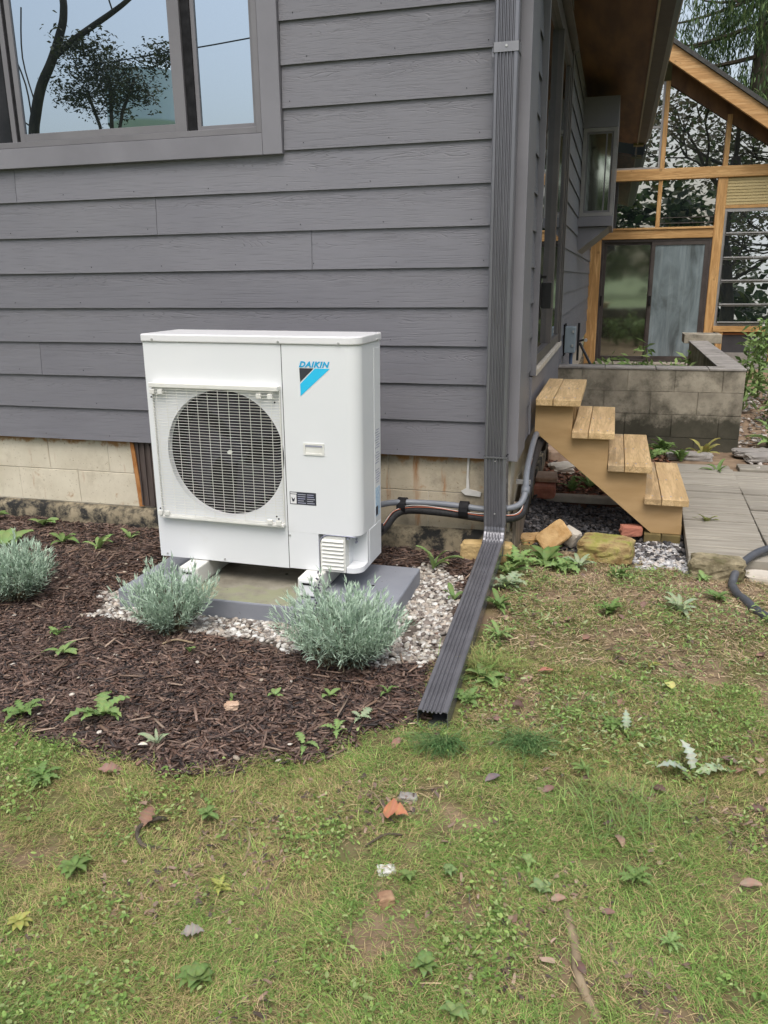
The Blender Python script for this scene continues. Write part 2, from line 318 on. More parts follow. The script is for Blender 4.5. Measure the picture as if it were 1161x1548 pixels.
# ------------------------------------------------------------------ helpers: meshes and objects
class MB:
    def __init__(s): s.v = []; s.f = []; s.c = []
    def add(s, vs, fs, col=None):
        n = len(s.v); s.v += [tuple(p) for p in vs]; s.f += [tuple(i + n for i in f) for f in fs]
        s.c += [col or (1, 1, 1)] * len(vs); return s
    def box(s, a, b, mtx=None, col=None):
        x0, y0, z0 = a; x1, y1, z1 = b
        vs = [Vector(p) for p in ((x0, y0, z0), (x1, y0, z0), (x1, y1, z0), (x0, y1, z0), (x0, y0, z1), (x1, y0, z1), (x1, y1, z1), (x0, y1, z1))]
        if mtx is not None: vs = [mtx @ v for v in vs]
        return s.add(vs, [(0, 3, 2, 1), (4, 5, 6, 7), (0, 1, 5, 4), (1, 2, 6, 5), (2, 3, 7, 6), (3, 0, 4, 7)], col)
    def prism(s, poly, lo, hi, axis='Z', mtx=None):
        def P(a, b, t): return {'Z': (a, b, t), 'Y': (a, t, b), 'X': (t, a, b)}[axis]
        n = len(poly); vs = [Vector(P(a, b, lo)) for a, b in poly] + [Vector(P(a, b, hi)) for a, b in poly]
        if mtx is not None: vs = [mtx @ v for v in vs]
        ar = sum(poly[i - 1][0] * poly[i][1] - poly[i][0] * poly[i - 1][1] for i in range(n))
        flip = (ar < 0) ^ (axis == 'Y')
        bot = tuple(range(n))[::-1]; top = tuple(range(n, 2 * n)); sides = [(i, (i + 1) % n, n + (i + 1) % n, n + i) for i in range(n)]
        fs = [bot, top] + sides
        if flip: fs = [f[::-1] for f in fs]
        return s.add(vs, fs)
    def tube(s, pts, r, seg=10, cap=True, col=None):
        pts = [Vector(p) for p in pts]; n = len(pts); rr = r if isinstance(r, (list, tuple)) else [r] * n
        vs = []; prev = None
        for i, p in enumerate(pts):
            d = (pts[min(i + 1, n - 1)] - pts[max(i - 1, 0)]).normalized()
            if prev is None: u = d.cross(Vector((0, 0, 1))); u = u if u.length > .05 else d.cross(Vector((1, 0, 0)))
            else: u = prev - d * prev.dot(d)
            u.normalize(); prev = u; w = d.cross(u)
            for k in range(seg):
                a = 2 * math.pi * k / seg; vs.append(p + (u * math.cos(a) + w * math.sin(a)) * rr[i])
        fs = [(i * seg + k, i * seg + (k + 1) % seg, (i + 1) * seg + (k + 1) % seg, (i + 1) * seg + k) for i in range(n - 1) for k in range(seg)]
        if cap: fs += [tuple(range(seg))[::-1], tuple((n - 1) * seg + k for k in range(seg))]
        return s.add(vs, fs, col)
    def cyl(s, c, r, a, b, axis='Z', seg=24, mtx=None):
        return s.prism([(c[0] + r * math.cos(2 * math.pi * k / seg), c[1] + r * math.sin(2 * math.pi * k / seg)) for k in range(seg)], a, b, axis, mtx)
    def mesh(s, name, mat, smooth=False, colored=False):
        me = bpy.data.meshes.new(name); me.from_pydata(s.v, [], s.f); me.materials.append(mat)
        if smooth: me.polygons.foreach_set('use_smooth', [True] * len(me.polygons))
        if colored:
            at = me.color_attributes.new('Col', 'FLOAT_COLOR', 'POINT'); at.data.foreach_set('color', np.array([(*c, 1) for c in s.c], 'f').ravel())
        me.update(); return me
ORG = {}
def link(name, me, parent=None, loc=(0, 0, 0), rot=(0, 0, 0), world=True):
    o = bpy.data.objects.new(name, me); C.objects.link(o)
    if parent is not None:
        o.parent = parent
        if world: w = ORG[parent.name]; o.location = Vector(loc) - w
        else: o.location = loc
        ORG[o.name] = Vector(loc) if world else Vector((0, 0, 0))
    else: o.location = loc; ORG[o.name] = Vector(loc)
    o.rotation_euler = rot; return o
def part(name, mb, mat, parent, smooth=False, bevel=0, world=True, kind=None, colored=False, label=None, bseg=2):
    o = link(name, mb.mesh(name, M[mat] if isinstance(mat, str) else mat, smooth, colored), parent, (0, 0, 0), world=world)
    if bevel:
        b = o.modifiers.new('bevel', 'BEVEL'); b.width = bevel; b.segments = bseg; b.limit_method = 'ANGLE'; b.angle_limit = R(40)
    if kind: o['kind'] = kind
    if label: o['label'] = label
    return o
def thing(name, label, cat, loc=(0, 0, 0), rot=(0, 0, 0), group=None, me=None):
    o = bpy.data.objects.new(name, me); C.objects.link(o); o.location = loc; o.rotation_euler = rot
    o['label'] = label; o['category'] = cat
    if group: o['group'] = group
    ORG[o.name] = Vector(loc); return o
def solo(name, label, cat, mb, mat, **k):
    g = k.pop('group', None); o = part(name, mb, mat, None, **k); o['label'] = label; o['category'] = cat
    if g: o['group'] = g
    return o
def struct(name, mb, mat, **k): o = part(name, mb, mat, None, **k); o['kind'] = 'structure'; return o
def arrmesh(name, V, F, cols, mat, smooth=False):
    """V (n,3), F list of int arrays (k,3) or (k,4), cols (n,3)"""
    me = bpy.data.meshes.new(name); me.vertices.add(len(V)); me.vertices.foreach_set('co', V.astype('f').ravel())
    tot = sum(f.size for f in F); nf = sum(len(f) for f in F)
    me.loops.add(tot); me.loops.foreach_set('vertex_index', np.concatenate([f.ravel() for f in F]).astype('i'))
    me.polygons.add(nf); ls = []; s = 0
    for f in F:
        k = f.shape[1]; ls.append(s + np.arange(len(f)) * k); s += f.size
    me.polygons.foreach_set('loop_start', np.concatenate(ls).astype('i'))
    me.materials.append(mat)
    if cols is not None:
        at = me.color_attributes.new('Col', 'FLOAT_COLOR', 'POINT')
        at.data.foreach_set('color', np.concatenate([cols, np.ones((len(cols), 1))], 1).astype('f').ravel())
    me.update(calc_edges=True); me.validate()
    if smooth: me.polygons.foreach_set('use_smooth', np.ones(nf, bool))
    return me
def stamp(Vt, Ft, P, Rm, S, cols, jit=0):
    """instances a template as real geometry: Vt (k,3), Ft list, P (n,3), Rm (n,3,3), S (n,3), cols (n,3)"""
    n = len(P); k = len(Vt)
    V = Vt[None] * S[:, None, :]
    if jit: V = V * (1 + (rng.random((n, k, 1)) - .5) * jit)
    V = np.einsum('nij,nkj->nki', Rm, V) + P[:, None, :]
    F = [(f[None] + (np.arange(n) * k)[:, None, None]).reshape(-1, f.shape[1]) for f in Ft]
    return V.reshape(-1, 3), F, np.repeat(cols, k, 0)
def rotm(az, pitch, roll):
    ca, sa, cp, sp, cr, sr = np.cos(az), np.sin(az), np.cos(pitch), np.sin(pitch), np.cos(roll), np.sin(roll)
    z = np.zeros_like(ca); o = z + 1
    A = np.stack([np.stack([ca, -sa, z], -1), np.stack([sa, ca, z], -1), np.stack([z, z, o], -1)], -2)
    B = np.stack([np.stack([cp, z, sp], -1), np.stack([z, o, z], -1), np.stack([-sp, z, cp], -1)], -2)
    D = np.stack([np.stack([o, z, z], -1), np.stack([z, cr, -sr], -1), np.stack([z, sr, cr], -1)], -2)
    return A @ B @ D

# ================================================================== GROUND
def pad_mat():
    m, nt, ns, ln = newmat('cast_pad'); v = coords(nt, rnd=False)
    col = ramp(nt, noise(nt, v, 5, 4), [(.3, (.20, .213, .245)), (.7, (.255, .268, .30))])
    sx = N(nt, 'ShaderNodeSeparateXYZ'); tc = N(nt, 'ShaderNodeTexCoord'); ln.new(tc.outputs['Object'], sx.inputs[0])
    def mth(op, a, b=None):
        n = N(nt, 'ShaderNodeMath', operation=op)
        for i, q in enumerate((a, b)):
            if q is None: continue
            if isinstance(q, (int, float)): n.inputs[i].default_value = q
            else: ln.new(q, n.inputs[i])
        return n.outputs[0]
    nz = mth('MULTIPLY', noise(nt, v, 7, 5, .6), .22)
    d = mth('ADD', mth('ABSOLUTE', mth('ADD', sx.outputs['X'], 1.02)), nz)
    top = mth('GREATER_THAN', sx.outputs['Z'], -.4425)
    st = mth('MULTIPLY', ramp(nt, d, [(.34, (1, 1, 1)), (.38, (0, 0, 0))]), top)
    scol = ramp(nt, noise(nt, v, 12, 6, .65), [(.3, (.17, .155, .12)), (.7, (.30, .28, .225))])
    al = mth('ADD', mth('MULTIPLY', sx.outputs['Y'], -1.6), noise(nt, v, 6, 4))
    scol = mixc(nt, ramp(nt, al, [(1.72, (0, 0, 0)), (1.95, (.75, .75, .75))]), scol, (.27, .29, .13)) if False else scol
    gr = mth('MULTIPLY', mth('LESS_THAN', mth('ADD', sx.outputs['Y'], mth('MULTIPLY', noise(nt, v, 5, 4), .5)), -.57), ramp(nt, noise(nt, v, 16, 4), [(.38, (0, 0, 0)), (.55, (.8, .8, .8))]))
    scol = mixc(nt, gr, scol, (.25, .26, .16))
    col = mixc(nt, st, col, scol)
    col = mixc(nt, ramp(nt, noise(nt, v, 60, 2), [(.70, (0, 0, 0)), (.74, (.6, .6, .6))]), col, (.07, .065, .06))
    return finish(m, nt, col, .55, noise(nt, v, 90, 4), .12, .003, 0, .35)
M['pad'] = pad_mat()
def build_ground():
    st = .034
    xs = np.arange(-3.6, 3.2, st); ys = np.arange(-3.6, 9.7, st)
    X, Y = np.meshgrid(xs, ys); nx, ny = X.shape[1], X.shape[0]
    Z = gz(X, Y)
    edge = np.minimum.reduce([X - xs[0], xs[-1] - X, Y - ys[0]]); Z = Z - .12 * sstep(.3, 0, edge)
    bed = bedmask(X, Y)
    n1 = fbm(X, Y, 2.2, 21); n2 = fbm(X, Y, 14, 22); n3 = fbm(X, Y, 40, 23, 2)
    lawn = np.stack([.06 + .17 * n2, .045 + .145 * n2, .025 + .07 * n2], -1)
    grn = sstep(.45, .6, n1)[..., None] * .5
    lawn = lawn * (1 - grn) + np.array([.12, .14, .05]) * grn
    dirt = np.stack([.12 + .20 * n2, .08 + .155 * n2, .055 + .10 * n2], -1)
    dz = dirtmask(X, Y)[..., None]
    col = lawn * (1 - dz) + dirt * dz
    soil = np.stack([.035 + .05 * n2, .02 + .03 * n2, .014 + .022 * n2], -1)
    gap = sstep(.35, .0, np.hypot(X + 1.75, Y + .45)) * sstep(.4, .6, n2)     # reddish bare soil left of the pad
    soil = soil * (1 - gap[..., None]) + np.array([.15, .075, .045]) * gap[..., None]
    b = bed[..., None]; col = col * (1 - b) + soil * b
    gr = inpoly(X, Y, GRX)[..., None]; col = np.where(gr, np.array([.12, .10, .085]) * (.5 + n3[..., None]), col)
    gs = ((X > -.05) & (X < .9) & (Y > .3) & (Y < 1.35))[..., None]; col = np.where(gs, np.array([.05, .05, .052]) * (.5 + n3[..., None]), col)
    rub = ((X > -.05) & (X < .9) & (Y > 1.35) & (Y < 3.1))[..., None]; col = np.where(rub, np.array([.16, .085, .055]) * (.5 + n2[..., None]), col)
    col = col * (.75 + .5 * n3[..., None])
    V = np.stack([X, Y, Z], -1).reshape(-1, 3)
    i = np.arange(nx * ny).reshape(ny, nx); F = np.stack([i[:-1, :-1], i[:-1, 1:], i[1:, 1:], i[1:, :-1]], -1).reshape(-1, 4)
    o = link('ground', arrmesh('ground', V, [F], col.reshape(-1, 3), M['groundv'], True)); o['kind'] = 'structure'
    far = MB(); S = 900
    far.add([(-S, -S, -.72), (S, -S, -.72), (S, S, -.72), (-S, S, -.72)], [(0, 1, 2, 3)])
    m = pm('distant_meadow', (.09, .12, .05), (.15, .18, .08), .8, rough=.9, bstr=.4, bscale=8, bdist=.05)
    struct('meadow', far, m)
def y0_(cy): return cy > -1.0
def dirtmask(x, y):
    n = fbm(x, y, 5, 31); d = sstep(.57, .66, fbm(x, y, 1.9, 33) * .5 + n * .5) * .9
    for cx, cy, r in ((.24, -.45, .16), (-.06, -2.12, .13), (-.22, -2.4, .09), (.69, -.93, .17), (-.85, -2.39, .12), (.45, -2.4, .10), (.59, -2.47, .06), (.72, -.3, .34), (-.03, -1.75, .11), (.35, -.1, .25), (1.0, -.5, .25), (.95,-.1,.3), (-.12,-1.63,.1)):
        d = np.maximum(d, (.97 if y0_(cy) else .45) * sstep(r, r * .3, np.hypot(x - cx, (y - cy) * 1.4) + (n - .5) * .26))
    back = (x > -.05) & (y > 2.3)
    return np.clip(np.where(back, 1, d), 0, 1)
build_ground()

# ================================================================== HOUSE
E_ = .178
house = thing('house', 'grey lap sided house with cream block foundation and brown window frames', 'house', (-1.6, 2.0, -.5))
WX0, WX1, WZ0, WZ1 = -3.05, -1.120, 1.408, 2.62      # outer edge of front window casing
def lap(a0, a1, k, axis, z0=None):
    """one lap board: wedge, bottom edge proud, along X (front wall, faces -Y) or along Y (side wall, faces +X)"""
    z = k * E_; zt = z + E_ + .022
    prof = [(0, z), (.0025, z), (.0068, z + .014), (.0190, zt), (.0128, zt)]
    mb = MB()
    if axis == 'X': mb.prism([(p, q) for p, q in prof], a0, a1, 'X')
    else: mb.prism([(-p, q) for p, q in prof], a0, a1, 'Y')
    return mb
splits = {7: [-2.625], 6: [-1.818], 5: [-.998], 3: [], 2: [-2.605], 4: [], 10: [], 12: []}
for k in range(0, 17):
    segs = []
    z = k * E_; x1 = -.1455
    full = [(-4.2, x1)]
    if z + E_ > WZ0 + .03 and z < WZ1 - .02:
        full = [(-4.2, WX0 - .002), (WX1 + .003, x1)]
    for a, b in full:
        cur = a
        for s in sorted(splits.get(k, [-3.4 + (k * 37 % 11) * .05])):
            if a < s < b: segs.append((cur, s - .0012)); cur = s + .0012
        segs.append((cur, b))
    for a, b in segs: part('siding_board', lap(a, b, k, 'X'), 'siding', house)
nl = MB()
for k in range(0, 14):
    for i in range(12):
        x = -.17 - i * .41 - (k * 7 % 5) * .03
        if x > WX1 + .03 or k * E_ + .05 < WZ0 - .06: nl.cyl((x, k * E_ + .028), .0021, -.0004, .004, 'Y', 7)
part('nail_heads', nl, 'gap', house, kind='stuff')
for k in range(-1, 16):
    z = k * E_
    if k >= 0:
        part('siding_board', lap(.312, .675 if z < 2.38 else 2.84, k, 'Y'), 'siding', house)
    if z < 2.5 and k >= 0: part('siding_board', lap(2.845, 9.7, k, 'Y'), 'siding', house)
sh = MB(); sh.box((-4.2, .026, .0), (-.026, .05, 3.02)); sh.box((-.05, .05, 0), (-.026, 9.72, 2.75))
part('sheathing', sh, 'darkwall', house)
t = MB(); t.prism([(-.143, -.014), (.016, -.014), (.016, .31), (.001, .31), (.001, .004), (-.143, .004)], -.004, 2.9, 'Z')
part('corner_trim', t, 'trim', house, bevel=.0015)
part('sill_panel', MB().box((-.012, .68, .0), (.006, 2.90, .318)), 'trim', house, bevel=.001)
part('skirt_panel', MB().box((-.02, 2.845, -.002), (-.002, 9.7, -.0005)), 'trim', house)
# foundation blocks: course 1 z -.19..-.002, course 2 z -.375..-.197
back = MB(); back.box((-4.2, .0425, -.40), (-.02, .20, .0)); back.box((-.2, .20, -.40), (-.045, 9.7, .0)); part('mortar_bed', back, 'mortar', house)
def fblocks(z0, z1, xs):
    for a, b in zip(xs[:-1], xs[1:]):
        part('foundation_block', MB().box((a + .002, .040 + random.uniform(-.0012, .0012), z0), (b - .002, .12, z1)), 'block' if b < -1 else 'blockR', house, bevel=.002)
fblocks(-.187, -.004, [-4.2, -3.87, -3.47, -3.07, -2.66, -2.27, -2.115])
fblocks(-.187, -.004, [-1.93, -1.5, -1.08, -.64, -.222, -.03])
fblocks(-.378, -.191, [-4.2, -3.7, -3.3, -2.88, -2.48, -2.062])
fblocks(-.378, -.191, [-1.93, -1.72, -1.3, -.86, -.43, -.03])
ft = MB()
n = 90
for i in range(n):     # lumpy footing edge, projecting from the wall
    pass
xsf = np.linspace(-4.2, .0, 140); V = []; rows = [(.045, -.374), (.012, -.380), (-.004, -.40), (-.012, -.46), (-.02, -.56)]
for x in xsf:
    for j, (y, z) in enumerate(rows):
        nz = float(fbm(x, j * .3, 5, 50)) - .5
        V.append((x, y - nz * .03 * (j > 0), z + nz * .03 * (j in (1, 2)) - (.008 if x < -2 else 0)))
k = len(rows); F = [(i * k + j, (i + 1) * k + j, (i + 1) * k + j + 1, i * k + j + 1)[::-1] for i in range(139) for j in range(k - 1)]
part('footing', MB().add(V, F), 'footing', house, smooth=True)
for yy in range(0, 9):
    for zz, off in ((-.187, 0), (-.378, .2)):
        y0 = .045 + yy * .4 + off * (yy > 0); y1 = .045 + (yy + 1) * .4 + off
        if y1 < 3.1: part('foundation_block', MB().box((-.10, y0 + .002, zz), (-.030, y1 - .002, zz + .183)), 'blockR', house, bevel=.002)
part('footing', MB().box((-.1, .05, -.7), (-.012, 9.7, -.382)), 'footing', house)
# rusty old vent in the foundation left of the unit
vent = part('foundation_vent', MB().box((-2.094, .030, -.372), (-1.945, .10, -.006)), 'vent', house)
for i in range(4): part('vent_rib', MB().box((-2.07 + i * .036, .021, -.365), (-2.062 + i * .036, .0295, -.012)), 'vent', vent)
part('rusty_edge', MB().prism([(-2.113, -.006), (-2.090, -.010), (-2.062, -.370), (-2.090, -.374), (-2.100, -.2)], .022, .0295, 'Y'), 'rust', house)
ck = MB(); ck.prism([(-.232, -.006), (-.222, -.004), (-.225, -.10), (-.219, -.165), (-.16, -.178), (-.165, -.20), (-.24, -.195), (-.262, -.176), (-.236, -.16)], .030, .0375, 'Y')
part('caulk_patch', ck, 'caulk', house)

# front window: casing, frame, three sashes
def rect_ring(mb, x0, x1, z0, z1, w, ya, yb):
    mb.box((x0, ya, z0), (x0 + w, yb, z1)); mb.box((x1 - w, ya, z0), (x1, yb, z1))
    mb.box((x0 + w, ya, z0), (x1 - w, yb, z0 + w)); mb.box((x0 + w, ya, z1 - w), (x1 - w, yb, z1)); return mb
win = part('front_window', rect_ring(MB(), WX0 + .097, WX1 - .099, WZ0 + .095, WZ1 - .095, .028, -.012, .05), 'frame', house, bevel=.0015, label='wide three light sliding window with grey frame')
part('casing', MB().box((WX0, -.018, WZ0), (WX1 - .098, .022, WZ0 + .093)), 'trim', win, bevel=.0015)
part('casing', MB().box((WX1 - .0965, -.018, WZ0), (WX1, .022, WZ1)), 'trim', win, bevel=.0015)
part('casing', MB().box((WX0, -.018, WZ0 + .0945), (WX0 + .095, .022, WZ1)), 'trim', win, bevel=.0015)
part('casing', MB().box((WX0 + .0965, -.018, WZ1 - .093), (WX1 - .098, .022, WZ1)), 'trim', win, bevel=.0015)
zb, zt_ = WZ0 + .124, WZ1 - .124
part('sash', rect_ring(MB(), -1.560, -1.2475, zb, zt_, .020, .012, .045), 'frame', win, bevel=.001)
part('pane', MB().box((-1.540, .022, zb + .02), (-1.2675, .026, zt_ - .02)), 'glass', win)
part('weather_strip', MB().box((-1.606, .006, zb), (-1.561, .044, zt_)), 'rubber', win)
ms = MB(); ms.box((-2.548, -.006, zb), (-2.520, .020, zt_)); ms.box((-1.668, -.006, zb), (-1.608, .020, zt_)); ms.box((-2.52, -.006, zb), (-1.668, .020, zb + .034)); ms.box((-2.52, -.006, zt_ - .03), (-1.668, .020, zt_))
part('sash', ms, 'frame', win, bevel=.001)
part('pane', MB().box((-2.520, .004, zb + .034), (-1.668, .008, zt_ - .03)), 'glass', win)
part('weather_strip', MB().box((-2.572, .004, zb), (-2.549, .044, zt_)), 'rubber', win)
part('sash', MB().box((-2.60, -.002, zb), (-2.573, .030, zt_)), 'frame', win)
part('weather_strip', MB().box((-2.612, .004, zb), (-2.6015, .044, zt_)), 'rubber', win)
part('screen_panel', MB().box((-2.924, .018, zb), (-2.613, .026, zt_)), 'screen', win)

# side window (nearly edge on)
sw = part('side_window', MB().box((-.02, .69, .36), (.012, .80, 2.36)).box((-.02, 2.70, .36), (.012, 2.835, 2.36)).box((-.02, .80, 2.27), (.012, 2.70, 2.36)).box((-.02, .80, .36), (.008, 2.70, .42)), 'darkframe', house, bevel=.001, label='tall dark framed side window seen edge on')
part('casing', MB().box((-.012, .68, .325), (.024, .720, 2.40)), 'trim', sw, bevel=.001)
part('sill', MB().box((-.02, .722, .320), (.026, 2.85, .352)), 'palestone', sw, bevel=.002)
part('sash', MB().box((-.03, .80, .42), (.004, .88, 2.27)).box((-.03, 1.72, .42), (.020, 1.80, 2.27)).box((-.03, 2.62, .42), (.004, 2.70, 2.27)), 'darkframe', sw)
part('pane', MB().box((-.03, .88, .42), (-.014, 1.72, 2.27)), 'glass_dark', sw)
part('pane', MB().box((-.03, 1.80, .42), (-.006, 2.62, 2.27)), 'glass_dark', sw)
part('casing', MB().box((-.012, 2.76, .325), (.020, 2.838, 2.40)), 'darkframe', sw, bevel=.001)
part('drip_cap', MB().box((-.012, .68, 2.402), (.05, 2.84, 2.43)), 'darkframe', sw)

# bay window at Y 5.2
bay = part('bay_window', MB().box((-.02, 5.20, 1.34), (.335, 6.6, 1.435)), 'trim', house, bevel=.003, label='small box bay window jutting from the side wall')
part('head_box', MB().box((-.02, 5.20, 2.27), (.335, 6.6, 2.55)), 'trim', bay, bevel=.003)
part('bracket', MB().prism([(-.02, 1.335), (.30, 1.335), (-.02, 1.085)], 5.24, 5.30, 'Y').prism([(-.02, 1.335), (.30, 1.335), (-.02, 1.085)], 5.30, 6.5, 'Y'), 'trim', bay)
part('sash', rect_ring(MB(), .0, .332, 1.437, 2.268, .036, 5.205, 5.25), 'alu', bay, bevel=.002)
part('sash', rect_ring(MB(), .038, .294, 1.475, 2.23, .016, 5.215, 5.25).box((.225, 5.212, 1.49), (.238, 5.24, 2.215)), 'frame', bay)
part('pane', MB().box((.054, 5.228, 1.49), (.278, 5.236, 2.215)), 'glass_door', bay)
part('pane', MB().box((.322, 5.26, 1.48), (.328, 6.55, 2.24)), 'glass_dark', bay)
part('corner_post', MB().box((.29, 6.5, 1.437), (.334, 6.6, 2.268)), 'alu', bay)

# roof, soffit, fascia, gutter along the side wall
part('soffit', MB().prism([(-.03, 2.76), (.565, 2.645), (.565, 2.665), (-.03, 2.78)], -.45, 9.15, 'Y'), 'soffit', house)
part('roof', MB().prism([(-4.6, 4.55), (-2.1, 4.9), (-1.9, 4.9), (.72, 2.80), (.70, 2.77), (-2.0, 4.86), (-4.6, 4.5)], -.45, 9.2, 'Y'), 'roof', house)
part('gable_wall', MB().prism([(-4.2, 3.0), (-.03, 3.0), (-.03, 3.15), (-2.0, 4.8), (-4.2, 4.5)], .01, .05, 'Y'), 'siding', house)
for i in range(24): part('rafter_tail', MB().box((-.02, -.3 + i * .4, 2.665), (.56, -.26 + i * .4, 2.75)), 'soffit', house) if i < 0 else None
part('fascia', MB().box((.567, -.45, 2.632), (.585, 9.2, 2.80)), 'fasciaedge', house)
gt = MB(); gt.prism([(.587, 2.655), (.685, 2.640), (.735, 2.72), (.735, 2.77), (.728, 2.77), (.728, 2.722), (.682, 2.648), (.595, 2.662), (.595, 2.78), (.587, 2.78)], -.45, 9.18, 'Y')
part('gutter', gt, 'fascia', house)
part('fascia_end', MB().box((.52, 9.05, 2.62), (.66, 9.2, 2.652)), 'olive', house)
part('drip_edge', MB().box((.7355, -.45, 2.735), (.748, 9.18, 2.772)), 'alu', house)

# ------------------------------------------------------------------ downspout
dsp = thing('downspout', 'dark grey ribbed metal downspout at the house corner, elbow running onto the lawn', 'downspout', (-.08, -.06, -.45))
def corr(w, d, nr=5, depth=.0075, hollow=False):
    """corrugated rectangular section, front face has ridges. Returns outline (x along width centred, y: 0 = front, d = back)"""
    P = []; n = nr; x0 = -w / 2
    m = .014
    P.append((x0, .004)); P.append((x0 + .004, 0)); span = w - 2 * m; st = span / n
    for i in range(n):
        a = x0 + m + i * st
        P += [(a, 0), (a + st * .28, depth), (a + st * .5, depth), (a + st * .78, 0)]
    P += [(w / 2 - .004, 0), (w / 2, .004), (w / 2, d - .004), (w / 2 - .004, d), (x0 + .004, d), (x0, d - .004)]
    return P
sec = corr(.100, .072)
def sweep(path, frames, sec, cap=True):
    """path: points of the front-face centre; frames: (xdir, inward dir)"""
    mb = MB(); V = []; n = len(sec)
    for p, (u, w) in zip(path, frames):
        for a, b in sec: V.append(Vector(p) + u * a + w * b)
    F = [(i * n + k, i * n + (k + 1) % n, (i + 1) * n + (k + 1) % n, (i + 1) * n + k) for i in range(len(path) - 1) for k in range(n)]
    if cap: F += [tuple(range(n))[::-1], tuple((len(path) - 1) * n + k for k in range(n))]
    return mb.add(V, F)
X_ = Vector((1, 0, 0)); Yi = Vector((0, 1, 0))
part('upper_pipe', sweep([(-.082, -.092, 3.0), (-.080, -.092, 0.022)], [(X_, Yi)] * 2, sec), 'gutter', dsp)
sec2 = corr(.106, .078)
part('lower_pipe', sweep([(-.079, -.096, 0.034), (-.073, -.096, -.300)], [(X_, Yi)] * 2, sec2), 'gutter', dsp)
part('joint_band', MB().box((-.134, -.0985, .026), (-.025, -.018, .034)), 'gutter', dsp)
part('strap', MB().box((-.135, -.0955, 1.735), (-.028, -.0932, 1.772)).box((-.150, -.02, 1.735), (-.134, -.0165, 1.772)).box((-.135, -.0955, 1.735), (-.1332, -.018, 1.772)).box((-.0298, -.0955, 1.735), (-.028, -.018, 1.772)), 'strapm', dsp)
scr = MB(); scr.cyl((-.080, 1.757), .005, -.099, -.096, 'Y', 8); scr.cyl((-.074, -.245), .004, -.0995, -.096, 'Y', 8); scr.cyl((-.079, .012), .003, -.0985, -.096, 'Y', 8)
part('screw', scr, 'galv', dsp)
# extension along the ground: top-face centre path
a = Vector((-.075, -.112, -.372)); b = Vector((-.052, -1.592, -.462)); d = (b - a).normalized()
u = Vector((1, .02, 0)); u = (u - d * u.dot(d)).normalized(); w = -(u.cross(d)).normalized()
if w.z > 0: w = -w
secx = [(p, q) for p, q in corr(.098, .070)]
# elbow
eb = []; fr = []
for i in range(9):
    t_ = i / 8; th = t_ * (math.pi / 2 - .06)
    p = Vector((-.073, -.096, -.300)) * (1 - t_) ** 2 + Vector((-.074, -.097, -.352)) * 2 * t_ * (1 - t_) + (a + d * .03) * t_ ** 2
    p = p + (w.lerp(Yi, 1 - t_)).normalized() * (.0014 * (i % 2))
    eb.append(p); fr.append(((X_.lerp(u, t_)).normalized(), (Yi.lerp(w, t_)).normalized()))
part('elbow', sweep(eb, fr, corr(.102, .074)), 'gutter', dsp)
ext = sweep([a, b], [(u, w)] * 2, secx, cap=False)
n = len(secx); inner = [(p * .965, q * .93 + .0025) for p, q in secx]
V2 = []; 
for pt in (a, b):
    for p, q in inner: V2.append(pt + u * p + w * q)
ext.add(V2, [(k, n + k, n + (k + 1) % n, (k + 1) % n) for k in range(n)])
base = len(ext.v) - 2 * n
ext.f += [(n + k, n + (k + 1) % n, base + n + (k + 1) % n, base + n + k) for k in range(n)]
part('extension_pipe', ext, 'gutter', dsp)

# ------------------------------------------------------------------ AC outdoor unit (local frame: x right, y into depth, z up, origin bottom left front)
UW, UH, UD = .953, .984, .297
unit = thing('heat_pump', 'white outdoor heat pump unit on a grey pad beside the house wall', 'air conditioner', (-1.4925, -.7529, -.3506), (0, R(.35), -.0113))
def up(name, mb, mat, **k): return part(name, mb, mat, k.pop('parent', unit), world=False, **k)
SX = .6265
def rounded(x0, x1, y0, y1, r, seg=8):
    P = [(x0, y0), (x1 - r, y0)]
    for i in range(1, seg): a = -math.pi / 2 + i * math.pi / 2 / seg; P.append((x1 - r + r * math.cos(a), y0 + r + r * math.sin(a)))
    P += [(x1, y0 + r), (x1, y1), (x0, y1)]; return P
up('right_panel', MB().prism(rounded(SX + .003, UW, 0, UD, .055, 10), .167, .950, 'Z'), 'white')
lowp = [(SX + .003, 0), (.765, 0), (.765, .05), (.885, .05), (.885, .095), (UW, .095), (UW, UD), (SX + .003, UD)]
up('lower_panel', MB().prism(lowp, 0.002, .1665, 'Z'), 'white')
up('base_tray', MB().prism(rounded(.886, UW, .004, .094, .05, 6), .0, .026, 'Z'), 'white', bevel=.002)
lv = MB(); P = [(.770, 0.0), (.883, .0), (.883, .160), (.812, .160)]
for i in range(1, 6): a_ = math.pi / 2 + i * math.pi / 12; P.append((.812 + .042 * math.cos(a_), .118 + .042 * math.sin(a_)))
P.append((.770, .118)); lv.prism(P, .004, .05, 'Y')
lvo = up('louvre_cover', lv, 'plastic', bevel=.002)
arch = MB()
pts = [(.7665, .002), (.7665, .120)] + [(.812 + .0455 * math.cos(math.pi - i * math.pi / 16), .120 + .0455 * math.sin(math.pi - i * math.pi / 16)) for i in range(1, 9)] + [(.93, .1655)]
arch.tube([(x, .0005, z) for x, z in pts], .0016, 4); up('groove', arch, 'greyink')
for i in range(8): up('louvre_slat', MB().prism([(.004, .0), (-.004, .002), (.004, .012)], .780, .876, 'X', Matrix.Translation((0, 0, .012 + i * .0175))), 'plastic', parent=lvo)
kn = MB(); kn.box((.8865, .010, .148), (.897, .03, .158)); kn.cyl((.905, .115), .005, .08, .094, 'Y', 8); kn.cyl((.905, .128), .004, .085, .094, 'Y', 8)
up('terminal', kn, 'greyink')
